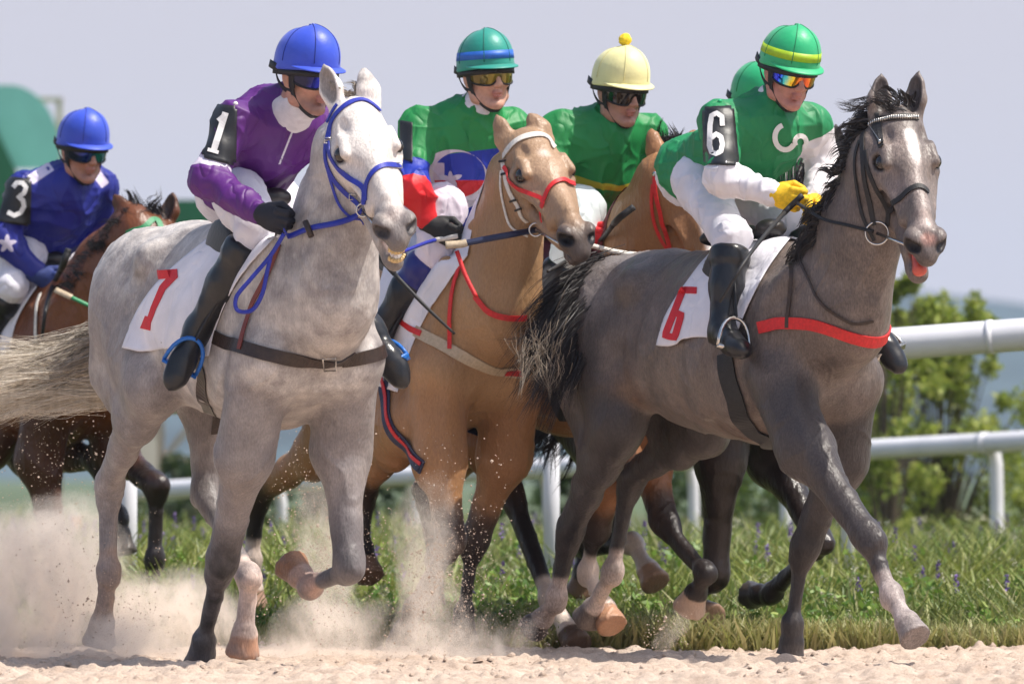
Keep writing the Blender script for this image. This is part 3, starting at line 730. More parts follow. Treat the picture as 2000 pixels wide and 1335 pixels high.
# ---------------------------------------------------------------- riders
def skin_mat():
    m, nt, b = newmat('skin'); a = N(nt, 'ShaderNodeAttribute', attribute_name='Col')
    g = add_noise(nt, 60, 4); col = mixc(nt, a.outputs['Color'], ramp(nt, g, [(.3, (.88, .82, .80)), (.7, (1.08, 1.02, 1.0))]), 1.0, 'MULTIPLY')
    nt.links.new(col, b.inputs['Base Color']); b.inputs['Roughness'].default_value = .5
    b.inputs['Subsurface Weight'].default_value = .12; b.inputs['Subsurface Scale'].default_value = .01
    bump(nt, b, add_noise(nt, 240, 3), .2, .002); return m
SKIN = skin_mat()
def silk(name, base, layers=(), rough=.55, sheen=.0, strength=.55):
    """layers: (attribute, colour) painted where attribute > 0"""
    m, nt, b = newmat(name); rgb = N(nt, 'ShaderNodeRGB'); rgb.outputs[0].default_value = (*base, 1); col = rgb.outputs[0]
    for an, c in layers:
        a = N(nt, 'ShaderNodeAttribute', attribute_name=an); mr = N(nt, 'ShaderNodeMapRange')
        mr.inputs[1].default_value = -.001; mr.inputs[2].default_value = .001; nt.links.new(a.outputs['Fac'], mr.inputs[0])
        col = mixc(nt, col, c, mr.outputs[0])
    g = add_noise(nt, 7, 3); col = mixc(nt, col, ramp(nt, g, [(.3, .88), (.7, 1.08)]), 1.0, 'MULTIPLY')
    nt.links.new(col, b.inputs['Base Color']); b.inputs['Roughness'].default_value = rough; b.inputs['Specular IOR Level'].default_value = .5
    b.inputs['Sheen Weight'].default_value = sheen
    h0 = add_noise(nt, 8, 2, .45, stretch=(1.0, 1.0, .6)); h = ramp(nt, h0, [(.36, .55), (.46, .35), (.5, 0), (.54, .4), (.66, .75)]); bp = bump(nt, b, h, strength, .016)
    n2 = add_noise(nt, 42, 3, .55, stretch=(1, 1, .6)); b2_ = N(nt, 'ShaderNodeBump'); b2_.inputs['Strength'].default_value = .28; b2_.inputs['Distance'].default_value = .008
    nt.links.new(n2, b2_.inputs['Height']); nt.links.new(b2_.outputs[0], bp.inputs['Normal']); return m
BREECH = silk('white_breeches', (.74, .72, .78), rough=.6, strength=.5)
CLOTH = silk('white_saddle_cloth', (.76, .745, .80), rough=.8, strength=.35)
BOOT = simple('black_boot_leather', (.014, .014, .016), .28, .3, 25, .3, bdist=.004)
BLACK = simple('black_webbing', (.014, .013, .014), .6, .3, 60, .3)
LEATHER = simple('dark_leather', (.035, .020, .014), .42, .35, 50, .4)
WHITE = simple('white_paint_number', (.78, .76, .74), .7, .05, 40)
REDN = simple('red_number', (.62, .018, .03), .7, .1, 40)
STEEL = simple('steel', (.62, .60, .57), .25, .1, 40, metal=1.0)
BLACKBAND = simple('black_armband', (.016, .016, .018), .45, .2, 30, .2)
SADDLE = simple('black_saddle', (.018, .015, .015), .4, .3, 30, .3)
def pants_glove(name, c, rough=.7): return simple(name, c, rough, .2, 90, .4, bdist=.003)

def head_prims(b, O, M, S, sk, stub=None):
    T = lambda x, y, z: O + (np.array([x, y, z]) * S) @ M
    e = lambda p, r, k=.02, col=sk, op='u': b.ell(T(*p), np.array(r) * S, M, k, col, op)
    c = lambda a, d, ra, rb, k=.02, col=sk: b.cone(T(*a), T(*d), ra * S, rb * S, k, col)
    e((-.008, 0, .045), (.096, .076, .095)); e((.035, 0, -.03), (.058, .058, .082), .03)
    for q in (-1, 1):
        c((-.005, q * .058, -.045), (.020, q * .052, -.085), .020, .018, .03); c((.020, q * .052, -.085), (.076, q * .016, -.110), .018, .015, .02)
        c((.084, q * .014, .014), (.068, q * .048, .012), .011, .010, .015)
        e((.068, q * .040, -.030), (.022, .020, .018), .02)
        e((.104, q * .0115, -.040), (.010, .0075, .008), .006)
        e((-.010, q * .077, -.012), (.019, .007, .030), .008)
        e((.078, q * .031, -.008), (.014, .016, .010), .01, None, 's')
        e((-.008, q * .086, -.012), (.010, .006, .018), .006, None, 's')
    b.ball(T(.083, 0, -.110), .017 * S, .015, sk)
    c((.090, 0, .008), (.112, 0, -.032), .0075, .010, .010); b.ball(T(.113, 0, -.037), .0095 * S, .006, sk)
    lip = (.42, .17, .14)
    e((.094, 0, -.0665), (.012, .021, .0055), .004, lip); e((.092, 0, -.0785), (.012, .018, .0065), .004, lip)
    e((.104, 0, -.0725), (.012, .020, .0016), .003, None, 's')
    c((.086, .0, -.05), (.09, 0, -.06), .014, .012, .015)
    c((-.022, 0, -.05), (-.034, 0, -.105), .052, .050, .03)
    if stub: b.paint.append((dict(t='e', c=T(.06, 0, -.10), r=np.array([.06, .065, .035]) * S, M=M), stub, .03, .6))
    b.paint.append((dict(t='e', c=T(.03, 0, -.02), r=np.array([.07, .09, .02]) * S, M=M), (.50, .25, .18), .03, .35))
    return T
def face_axes(yaw, pitch, roll=0):
    y, p, r = R(yaw), R(pitch), R(roll)
    f = np.array([math.cos(y) * math.cos(p), -math.sin(y) * math.cos(p), -math.sin(p)]); l = np.array([math.sin(y), math.cos(y), 0])
    u = np.cross(f, l); l2 = l * math.cos(r) + u * math.sin(r); return np.array([f, l2, np.cross(f, l2)])

def helmet(root, T, M, S, mat, band=None, seam=None, pom=None, peakc=None):
    def sh(th, ph, o=0.0):                      # th around from the face, ph 0 top..1 rim
        a = R(90) * ph; sa = math.sin(a) ** .84; rim = 1.0
        x = -.008 + (.122 + o) * math.cos(th) * sa; y = (.100 + o) * math.sin(th) * sa
        z = .036 + .010 * math.cos(th) + (.116 + o) * max(0, math.cos(a)) ** .92; return x, y, z
    V = []; F = []; nu, nv = 48, 18
    prof = [(j / nv, 0.0) for j in range(nv + 1)]
    for j in range(nv + 1):
        for i in range(nu): V.append(T(*sh(2 * math.pi * i / nu, j / nv)))
    def ring(dz, o):
        for i in range(nu):
            x, y, z = sh(2 * math.pi * i / nu, 1, o); V.append(T(x, y, z + dz * (1 - .0 * math.cos(2 * math.pi * i / nu)) - .014 * (1 - math.cos(2 * math.pi * i / nu)) * (.5 if dz < -.004 else 0)))
    ring(-.016, .003); ring(-.022, .001); ring(-.018, -.008); ring(.03, -.012)
    for j in range(nv + 4):
        for i in range(nu): F.append((j * nu + i, (j + 1) * nu + i, (j + 1) * nu + (i + 1) % nu, j * nu + (i + 1) % nu))
    h = mesh_obj('helmet', V, F, mat, root)
    # peak
    V = []; F = []; n = 22
    for i in range(n + 1):
        th = R(-68 + 136 * i / n); w_ = math.cos(th * 90 / 68 * .98) ** .6
        for k in range(5):
            t = k / 4; x, y, z = sh(th, 1, .002 + .027 * t * w_); V.append(T(x, y, z - .010 - .012 * t * w_)); 
        for k in range(5):
            t = 1 - k / 4; x, y, z = sh(th, 1, .002 + .027 * t * w_); V.append(T(x, y, z - .0135 - .012 * t * w_))
    for i in range(n):
        for k in range(10): F.append((i * 10 + k, (i + 1) * 10 + k, (i + 1) * 10 + (k + 1) % 10, i * 10 + (k + 1) % 10))
    mesh_obj('peak', V, F, peakc or mat, h)
    parts = []
    for k in range(6):
        th = R(30 + 60 * k); parts.append(tube([T(*sh(th, .04 + .96 * j / 14, .0005)) for j in range(15)], .0017 * S, 5))
    parts.append(tube([T(-.008, 0, .148), T(-.008, 0, .158)], [.012, .009], 10)); mesh_obj('seam', *join(parts), seam or mat, h)
    if band:
        V = []; F = []
        for i in range(nu):
            for (ph, o) in ((.80, .0004), (.80, .0014), (.955, .0014), (.955, .0004)): V.append(T(*sh(2 * math.pi * i / nu, ph, o)))
        for i in range(nu):
            for k in range(3): F.append((i * 4 + k, i * 4 + k + 1, ((i + 1) % nu) * 4 + k + 1, ((i + 1) % nu) * 4 + k))
        mesh_obj('band', V, F, band, h)
    if pom: 
        r = np.random.default_rng(3); bb = Sdf(); c = T(-.010, 0, .176)
        for _ in range(46):
            d = unit(r.normal(size=3)); bb.ball(c + d * .017, .0085, .004, (1, 1, 1))
        bb.ball(c, .02, .004, (1, 1, 1)); v, f = bb.build(.004); mesh_obj('pompom', v, f, pom, h)
    # harness
    parts = []
    for q in (-1, 1):
        pts = [T(.035, q * .090, .025), T(.030, q * .080, -.02), T(.030, q * .068, -.065), T(.050, q * .046, -.105), T(.066, q * .016, -.130), T(.068, 0, -.132)]
        c = catmull(pts, 6); ctr = T(0, 0, -.02); parts.append(ribbon(c, [unit(p - ctr) for p in c], [.024] * (len(c) // 3) + [.015] * (len(c) - len(c) // 3), .004))
        pts = [T(-.055, q * .088, .01), T(-.045, q * .080, -.03), T(-.012, q * .074, -.056), T(.028, q * .069, -.06)]
        c = catmull(pts, 6); parts.append(ribbon(c, [unit(p - ctr) for p in c], .018, .004))
    pts = [T(-.008 + .118 * math.cos(a), .096 * math.sin(a), .012 - .012 * (1 - math.cos(a))) for a in [2 * math.pi * k / 40 for k in range(41)]]
    ctr = T(0, 0, 0); parts.append(ribbon(pts, [unit(p - ctr) for p in pts], .022, .004))
    mesh_obj('chin_strap', *join(parts), BLACK, h)
    return h
def goggles(root, T, M, S, lens, fat=1.0, strap=True):
    nu, nv = 26, 8; V = []; F = []; gu = []
    def g(u, v, o=0.0):
        th = R(76) * u; x = .012 + (.093 + o) * math.cos(th) ** .9; y = (.082 + o) * math.sin(th)
        nose = math.exp(-(u / .16) ** 2); top = .030; bot = -.040 * fat + .020 * nose + .014 * abs(u) ** 4
        z = top * (1 - .25 * abs(u) ** 4) * v + bot * (1 - v); return T(x + .006 * v, y, z)
    for i in range(nu + 1):
        for j in range(nv + 1): V.append(g(-1 + 2 * i / nu, j / nv, .003 * math.sin(math.pi * j / nv))); gu.append((i / nu))
    n1 = len(V)
    for i in range(nu + 1):
        for j in range(nv + 1): V.append(g(-1 + 2 * i / nu, j / nv, -.004)); gu.append(i / nu)
    for i in range(nu):
        for j in range(nv):
            a = i * (nv + 1) + j; q = (a, a + nv + 1, a + nv + 2, a + 1); F.append(q); F.append(tuple(x + n1 for x in q[::-1]))
    o = mesh_obj('goggles', V, F, lens, root); attr_float(o.data, 'gu', gu)
    attr_float(o.data, 'gv', [(k % (nv + 1)) / nv for k in range(len(V))])
    loop = [g(-1 + 2 * i / nu, 1, .001) for i in range(nu + 1)] + [g(1 - 2 * i / nu, 0, .001) for i in range(nu + 1)]
    parts = [tube(loop, .0034 * S, 6, True)]
    if strap:
        for q in (-1, 1):
            pts = [g(q, .5, .002), T(.0, q * .090, .004), T(-.05, q * .096, .010), T(-.10, q * .080, .012)]; c = catmull(pts, 5); ctr = T(0, 0, 0)
            parts.append(ribbon(c, [unit(p - ctr) for p in c], .026, .003))
    mesh_obj('goggle_frame', *join(parts), BLACK, o); return o
def lens_mat(name, stops, rough=.06, metal=.85, axis='gu'):
    m, nt, b = newmat(name); a = N(nt, 'ShaderNodeAttribute', attribute_name=axis); g = add_noise(nt, 26, 2)
    ad = N(nt, 'ShaderNodeMath', operation='MULTIPLY_ADD'); nt.links.new(g, ad.inputs[0]); ad.inputs[1].default_value = .22
    sb = N(nt, 'ShaderNodeMath', operation='ADD'); nt.links.new(a.outputs['Fac'], ad.inputs[2]); nt.links.new(ad.outputs[0], sb.inputs[0]); sb.inputs[1].default_value = -.11
    nt.links.new(ramp(nt, sb.outputs[0], stops), b.inputs['Base Color']); b.inputs['Roughness'].default_value = rough; b.inputs['Metallic'].default_value = metal
    b.inputs['Coat Weight'].default_value = .5; return m

def fist(b, W, Hd, inward, S=1.0, col=(1, 1, 1), gl=.002):
    """closed hand gripping the rein: W wrist, Hd knuckles"""
    x = unit(Hd - W); up = unit(np.array([0, 0, 1.0]) - x * x[2] + .0001); y = np.cross(up, x)
    if y @ inward < 0: y = -y
    Pp = lambda a, c, d: W + (x * a + y * c + up * d) * S
    b.ell(Pp(.045, .004, 0), (.048 * S, .020 * S, .041 * S), np.array([x, y, up]), .010, col)
    b.cone(W, Pp(.02, 0, 0), .028 * S, .030 * S, .02, col)
    for k, (z, ln) in enumerate(((.030, .95), (.010, 1.05), (-.010, 1.0), (-.029, .82))):
        r = (.0105 - .0006 * k + gl) * S; a0 = Pp(.075 * ln, .002, z); a1 = Pp(.106 * ln, .016, z * 1.05); a2 = Pp(.098 * ln, .042, z); a3 = Pp(.066, .044, z * .95)
        b.cone(a0, a1, r * 1.05, r, .004, col); b.cone(a1, a2, r, r * .95, .003, col); b.cone(a2, a3, r * .95, r * .85, .003, col)
    b.cone(Pp(.022, .012, .030), Pp(.055, .030, .046), .014 * S, .0125 * S, .008, col); b.cone(Pp(.055, .030, .046), Pp(.088, .036, .040), .0125 * S, .010 * S, .003, col)

def make_rider(key, label, H, J, cfg, S=1.0):
    """J: pixel joints (x, y, w)"""
    p = {k: H.px(*v) for k, v in J.items()}
    root = empty('person', tuple(p['pelvis']), label, 'person', 'riders of the racing horses')
    hd = cfg['head']; O = p['head']; Mh = face_axes(*hd['rot']); Sh = hd.get('s', 1.08)
    sk = cfg.get('skin', (.50, .27, .19)); L = H.L
    spine = unit(p['neck'] - p['pelvis']); nrm = np.cross(spine, L); 
    if nrm[1] > 0: nrm = -nrm
    Mt = np.array([spine, L, nrm])
    def torso(b, g, col):
        b.ell(p['pelvis'], (.13 + g, .150 + g, .125 + g), Mt, .06, col)
        b.ell(.5 * (p['pelvis'] + p['chest']), (.17 + g, .130 + g, .105 + g), Mt, .08, col)
        b.ell(p['chest'], (.18 + g, .160 + g, .115 + g), Mt, .08, col)
        b.cone(p['rsh'], p['lsh'], .050 + g, .050 + g, .07, col)
        b.cone(p['chest'], p['neck'] - spine * .03, .10 + g, .060 + g, .07, col)
    def arms(b, g, col, wr=.032):
        for q in ('r', 'l'):
            b.cone(p[q + 'sh'], p[q + 'el'], .054 + g, .044 + g, .05, col); b.cone(p[q + 'el'], p[q + 'wr'], .044 + g, wr - .002 + g * .8, .03, col)
    # --- body: head, neck, torso, limbs, one surface
    b = Sdf(); T = head_prims(b, O, Mh, Sh, sk, cfg.get('stubble'))
    b.cone(T(-.03, 0, -.11), p['neck'], .050 * Sh, .056, .03, sk)
    torso(b, -.02, sk); arms(b, -.012, sk)
    for q in ('r', 'l'):
        b.cone(p[q + 'hip'], p[q + 'kn'], .075, .05, .04, sk); b.cone(p[q + 'kn'], p[q + 'an'], .046, .032, .03, sk); b.cone(p[q + 'an'], p[q + 'an'] + (p[q + 'toe'] - p[q + 'an']) * .4 + unit(p[q + 'an'] - p[q + 'kn']) * .03, .03, .022, .02, sk)
        hdp = p[q + 'hd']; fist(b, p[q + 'wr'], hdp, -L if q == 'l' else L, .93, sk, -.001)
    hb = [T(.14, .11, .1), T(-.1, -.11, -.15), T(.14, -.11, -.15), T(-.1, .11, .1)]
    V, F = b.build(.011, [(np.min(hb, 0), np.max(hb, 0), .0036)]); V = smooth_mesh(V, F, 1, .4); C = b.colours(V, .004, sk)
    bo = mesh_obj('body', V, F, SKIN, root); attr_color(bo.data, 'Col', C)
    # --- jacket
    def cloth_disp(V, F, amp, seed, sharp=1.0):
        n = vnormals(V, F); w1 = waves(V, seed, ((1.6, .9), (3.4, .55))); w2 = waves(V * np.array([1.0, 1.0, .38]), seed + 50, ((4.2, .8), (9.0, .4))); w3 = waves(V * np.array([1, 1, 2.2]), seed + 9, ((3.0, .8), (6.0, .4)))
        ridge = (1 - np.abs(np.clip(w1, -1, 1))) ** 3 - .25 + .75 * ((1 - np.abs(np.clip(w2, -1, 1))) ** 5 - .15) + .35 * ((1 - np.abs(np.clip(w3, -1, 1))) ** 5 - .15)
        return V + n * (amp * ridge)[:, None]
    j = Sdf(); torso(j, .016, (1, 1, 1))
    if 'hump' in cfg: j.ell(p['chest'] + spine * cfg['hump'][0] - nrm * cfg['hump'][1], (.16, .14, .11), Mt, .06, (1, 1, 1))
    for q in ('r', 'l'):
        j.cone(p[q + 'sh'], p[q + 'el'], .064, .056, .05, (1, 1, 1)); j.ell(p[q + 'el'], (.056, .055, .056), None, .03, (1, 1, 1))
        j.cone(p[q + 'el'], p[q + 'wr'] - unit(p[q + 'wr'] - p[q + 'el']) * .02, .058, .040, .04, (1, 1, 1))
        j.cone(p[q + 'wr'] - unit(p[q + 'wr'] - p[q + 'el']) * .02, p[q + 'wr'], .039, .036, .01, (1, 1, 1))
    j.cone(p['neck'] - spine * .02, p['neck'] + (T(-.03, 0, -.12) - p['neck']) * .62, .074, .069, .02, (1, 1, 1))
    # cut below the waist, open neck
    wst = p['pelvis'] + spine * cfg.get('waist', .06); j.p.append(dict(t='h', a=wst - spine * .6, b=wst, ra=.30, rb=.30, k=.012, col=None, op='s', rd=.01))
    V, F = j.build(cfg.get('jstep', .0062)); V = smooth_mesh(V, F, 1, .5); V = cloth_disp(V, F, .013, hash(key) % 97 if False else len(label), 1)
    jm = cfg['jacket']; jo = mesh_obj('jacket', V, F, jm, root)
    ctx = dict(p=p, spine=spine, L=L, nrm=nrm, H=H, T=T)
    for an, fn in cfg.get('fields', {}).items(): attr_float(jo.data, an, fn(V, ctx))
    jb = bvh_of(V, F)
    # --- collar
    if cfg.get('collar'):
        cc = p['neck'] + (T(-.02, 0, -.10) - p['neck']) * .66; cb = Sdf(); ax = unit(T(-.02, 0, -.10) - p['neck'])
        cb.cap(cc - ax * .04, cc + ax * .020, .076, .066, .01, (1, 1, 1), rd=.012); V, F = cb.build(.006); V = smooth_mesh(V, F, 2); mesh_obj('collar', V, F, cfg['collar'], root)
    if cfg.get('stock'):
        cb = Sdf(); cb.cone(p['neck'] - spine * .05 + nrm * .02, T(-.008, 0, -.108), .098, .066, .02, (1, 1, 1)); V, F = cb.build(.006); V = smooth_mesh(V, F, 1); V = cloth_disp(V, F, .005, 3); mesh_obj('stock', V, F, cfg['stock'], root)
    # --- breeches
    br = Sdf(); w1 = (1, 1, 1); br.ell(p['pelvis'], (.125, .15, .125), Mt, .06, w1); br.ell(p['pelvis'] + spine * .06, (.09, .13, .10), Mt, .06, w1)
    for q in ('r', 'l'):
        br.cone(p[q + 'hip'], p[q + 'kn'], .098, .064, .05, w1)
        br.cone(p[q + 'kn'], p[q + 'kn'] + (p[q + 'an'] - p[q + 'kn']) * .24, .064, .056, .03, w1)
    V, F = br.build(.0075); V = smooth_mesh(V, F, 1); V = cloth_disp(V, F, .008, 5 + len(label)); bro = mesh_obj('breeches', V, F, cfg.get('breeches', BREECH), root)
    # --- boots
    for q in ('r', 'l'):
        if q in cfg.get('noboot', ''): continue
        K, An, To = p[q + 'kn'], p[q + 'an'], p[q + 'toe']; d = An - K; bt = Sdf(); ax = unit(d); fd = unit(To - An)
        bt.cap(K + d * .16, K + d * .30, .068, .068, .01, w1, rd=.006); bt.cone(K + d * .24, K + d * .55, .066, .062, .03, w1); bt.cone(K + d * .55, An, .060, .045, .03, w1)
        upv = unit(-ax - fd * (-ax @ fd)); Mf = np.array([fd, np.cross(upv, fd), upv]); sole = An + ax * .035
        fl = An + ax * .035 + fd * .135; bt.cone(An, sole + fd * .09, .048, .040, .03, w1); bt.ell(fl, (.085, .048, .038), Mf, .03, w1)
        bt.ell(sole - fd * .03 , (.042, .036, .040), Mf, .03, w1)
        for hh_ in (0,): bt.cap(sole - fd * .04 , sole - fd * .04 + ax * .030, .034, .032, .008, w1, rd=.004)
        V, F = bt.build(.008); V = smooth_mesh(V, F, 1); V = cloth_disp(V, F, .004, 9); bm = cfg.get('boot', BOOT)
        o = mesh_obj('boot', V, F, bm, root)
        if 'bootfields' in cfg: attr_float(o.data, 'bt', (V - (K + d * .42)) @ (-ax))
    # --- gloves
    for q in ('r', 'l'):
        gl = Sdf(); fist(gl, p[q + 'wr'], p[q + 'hd'], -L if q == 'l' else L, 1.10, w1, .0015); ax = unit(p[q + 'hd'] - p[q + 'wr'])
        gl.cap(p[q + 'wr'] - ax * .030, p[q + 'wr'] + ax * .022, .041, .038, .006, w1, rd=.005)
        V, F = gl.build(.0042); mesh_obj('glove', V, F, cfg['glove'], root)
    hl = helmet(root, T, Mh, Sh, cfg['helmet'], cfg.get('band'), cfg.get('seam'), cfg.get('pom'))
    goggles(root, T, Mh, Sh, cfg['lens'], cfg.get('fat', 1.0))
    for (a, b_) in (('rsh', 'rel'), ('rel', 'rwr'), ('rhip', 'rkn'), ('rkn', 'ran'), ('pelvis', 'neck'), ('rsh', 'lsh'), ('neck', 'head')): print(key, a, b_, round(float(np.linalg.norm(p[a] - p[b_])), 2), end=' | ')
    print(); return dict(root=root, p=p, jb=jb, T=T, jacket=jo, S=Sh)

def glyph_px(bvh, strokes, wpx, off, name, mat, parent, th=.003, fallback=None):
    parts = []
    for st in strokes:
        wd = wpx
        if isinstance(st, tuple): st, wd = st
        pts = np.array(st, float); seg = []
        for a, b_ in zip(pts[:-1], pts[1:]):
            n = max(1, int(np.linalg.norm(b_ - a) / 5)); seg += [a + (b_ - a) * k / n for k in range(n)]
        seg.append(pts[-1]); seg = np.array(seg); V = []; last = None
        for i, p in enumerate(seg):
            t = unit(seg[min(i + 1, len(seg) - 1)] - seg[max(i - 1, 0)]); nr = np.array([-t[1], t[0]]); ww = wd[0] + (wd[1] - wd[0]) * i / (len(seg) - 1) if hasattr(wd, '__len__') else wd
            for o_ in (1, -1):
                q = p + nr * o_ * ww / 2; h = cast(bvh, *q) or last or bvh.find_nearest(P(q[0], q[1], 30))[:2]; last = h; n_ = A3(h[1]); n_ = unit(n_ + np.array([0, -1.2, 0])); c = A3(P(q[0], q[1], h[0].y))
                V += [c + n_ * off, c + n_ * (off - th)]
        F = []
        for i in range(len(seg) - 1):
            a = i * 4; b2 = a + 4; F += [(a, a + 2, b2 + 2, b2), (a + 1, b2 + 1, b2 + 3, a + 3), (a, b2, b2 + 1, a + 1), (a + 2, a + 3, b2 + 3, b2 + 2)]
        F += [(0, 1, 3, 2), tuple((len(seg) - 1) * 4 + k for k in (0, 2, 3, 1))]; parts.append((V, F))
    V, F = join(parts); return mesh_obj(name, V, F, mat, parent, smooth=False)
def arc(cx, cy, rx, ry, a0, a1, n=14): return [(cx + rx * math.cos(R(a0 + (a1 - a0) * k / n)), cy - ry * math.sin(R(a0 + (a1 - a0) * k / n))) for k in range(n + 1)]

# stirrups
def stirrup(An, To, Kn, mat, parent, leather=BLACK, S=1.0):
    ax = unit(An - Kn); fd = unit(To - An); c = An + ax * .05 + fd * .11; side = unit(np.cross(ax, fd)); top = c - ax * .115
    pts = []
    for k in range(15):
        a = math.pi * k / 14; pts.append(c + side * .062 * math.cos(a) - ax * .115 * math.sin(a) ** .8)
    o = mesh_obj('stirrup', *join([tube(pts, .0075 * S, 8), ribbon([c + side * .066, c, c - side * .066], [ax] * 3, .035, .008)]), mat, parent)
    return top
def plane(axis_pt, axis, lo, hi):
    def f(V, c):
        t = (V - c['p'][axis_pt]) @ c[axis]; return np.minimum(t - lo, hi - t)
    return f
def sleeve(V, c, q, lo, hi):
    """between fractions lo..hi along the upper (0-1) and lower (1-2) arm"""
    p = c['p']; a, e, w_ = p[q + 'sh'], p[q + 'el'], p[q + 'wr']; out = -np.ones(len(V))
    t1 = np.clip(((V - a) @ (e - a)) / ((e - a) @ (e - a)), 0, 1); d1 = np.linalg.norm(V - a - t1[:, None] * (e - a), axis=1)
    t2 = np.clip(((V - e) @ (w_ - e)) / ((w_ - e) @ (w_ - e)), 0, 1); d2 = np.linalg.norm(V - e - t2[:, None] * (w_ - e), axis=1)
    t = np.where(d1 < d2, t1, 1 + t2); near = np.minimum(d1, d2) - .105
    return np.minimum(np.minimum(t - lo, hi - t) * .2, -near)
def pxy(V): s = FPX / V[:, 1]; return 1000 + V[:, 0] * s, HZ - (V[:, 2] - CAMH) * s
def armd(V, c):
    out = np.full(len(V), 9.0)
    for q in ('r', 'l'):
        for a, e_ in (('sh', 'el'), ('el', 'wr')):
            a, e_ = c['p'][q + a], c['p'][q + e_]; a = a + (e_ - a) * (.15 if a is c['p'][q + 'sh'] else 0); t = np.clip(((V - a) @ (e_ - a)) / ((e_ - a) @ (e_ - a)), 0, 1); out = np.minimum(out, np.linalg.norm(V - a - t[:, None] * (e_ - a), axis=1))
    return out
def front(V, c, val): return np.minimum(np.minimum(val, armd(V, c) - .070), (V - c['p']['chest']) @ c['nrm'] + .02)

lens_blue = lens_mat('blue_mirror_lens', [(.2, (.01, .012, .05)), (.42, (.02, .03, .5)), (.55, (.05, .12, .85)), (.8, (.01, .02, .2))])
lens_teal = lens_mat('blue_green_lens', [(.2, (.01, .015, .08)), (.4, (.01, .05, .45)), (.58, (.02, .35, .5)), (.8, (.01, .02, .1))])
lens_amber = lens_mat('amber_lens', [(.2, (.10, .07, .01)), (.45, (.28, .21, .02)), (.55, (.12, .09, .02)), (.75, (.30, .24, .03))], metal=.6)
lens_dark = lens_mat('smoked_lens', [(.2, (.01, .01, .01)), (.6, (.025, .022, .02)), (.8, (.01, .01, .01))], metal=.3)
lens_fire = lens_mat('rainbow_mirror_lens', [(.12, (.01, .03, .6)), (.24, (.05, .6, .65)), (.33, (.85, .75, .05)), (.42, (.9, .25, .02)), (.52, (.35, .04, .02)), (.62, (.9, .16, .02)), (.78, (.8, .55, .04)), (.92, (.1, .35, .1))])
pl = lambda c, rough=.45: simple('cap_silk', c, rough, .08, 12, .35, sheen=.15, bdist=.006)
BLUECAP, TEALCAP, CREAMCAP, GREENCAP = pl((.030, .075, .56)), pl((.010, .26, .20)), pl((.80, .74, .36)), pl((.014, .40, .155))
seamB, seamG, seamT = simple('dark_seam', (.012, .03, .25), .6), simple('green_seam', (.008, .2, .08), .6), simple('teal_seam', (.006, .13, .10), .6)
seamC = simple('cream_seam', (.68, .62, .30), .6)

# --- purple rider on the pale grey
PUR = silk('purple_silk', (.095, .010, .165), [('band', (.66, .60, .70)), ('cuff', (.66, .60, .70)), ('zip', (.7, .66, .72))])
def zipA(V, c):
    x, y = pxy(V); t = (y - 200) / 120; cx = 590 - 42 * t; return front(V, c, np.where((y > 205) & (y < 322), .0035 - np.abs(x - (592 - (y - 205) * .40)) / 560, -1))
J1 = make_rider('J1', 'rider in purple jacket and blue helmet on the pale grey horse, armband number 1', HA,
    dict(head=(600, 142, .02), neck=(556, 200, 0), chest=(530, 262, 0), pelvis=(462, 378, 0), rsh=(462, 238, -.18), lsh=(632, 255, .18), rel=(408, 350, -.30), lel=(668, 345, .26), rwr=(508, 416, -.22), lwr=(620, 420, .10),
         rhd=(556, 440, -.18), lhd=(640, 440, .08), rhip=(468, 385, -.13), lhip=(520, 375, .13), rkn=(500, 448, -.17), lkn=(590, 440, .22), ran=(390, 640, -.29), lan=(722, 640, .30), rtoe=(366, 690, -.34), ltoe=(752, 690, .34)),
    dict(head=dict(rot=(52, 12, 0), s=1.06), helmet=BLUECAP, seam=seamB, jacket=PUR, stock=simple('white_stock', (.70, .66, .66), .8, .1, 30, .3), glove=pants_glove('black_glove', (.010, .011, .020)), lens=lens_blue, stubble=(.22, .13, .11), waist=.03,
         fields=dict(band=plane('pelvis', 'spine', .135, .175), cuff=lambda V, c: sleeve(V, c, 'r', .74, .92), zip=zipA)))
# --- green, blue and red rider on the buckskin
def crescentB(V, c):
    x, y = pxy(V); a = 60 - np.hypot((x - 885) / 1.15, y - 352); b_ = 44 - np.hypot((x - 897) / 1.15, y - 341); return front(V, c, np.minimum(a, -b_) / 500)
def starB(V, c):
    x, y = pxy(V); dx, dy = x - 880, y - 350; an = np.arctan2(dy, dx) + .35; r = np.hypot(dx, dy * 1.5); return front(V, c, (8 + 18 * np.abs(((an / (2 * math.pi / 5)) % 1) - .5) * 2 - r) / 500)
def lowB(V, c):
    x, y = pxy(V); return np.minimum((y - 298 + (x - 900) * .12) / 500, armd(V, c) - .070)
def redB(V, c):
    x, y = pxy(V); return front(V, c, np.minimum((y - 352) - .0 * x, 60 - np.hypot((x - 885) / 1.0, y - 338) + 4) / 500)
GBR = silk('green_blue_red_silk', (.012, .235, .055), [('low', (.010, .03, .36)), ('side', (.62, .50, .60)), ('red', (.60, .012, .022)), ('cres', (.66, .58, .66)), ('star', (.66, .58, .66)), ('sleeveb', (.010, .03, .36)), ('sleever', (.72, .010, .016))])
def sideB(V, c):
    x, y = pxy(V); return front(V, c, np.minimum((y - 318) / 500, (868 - x) / 500))
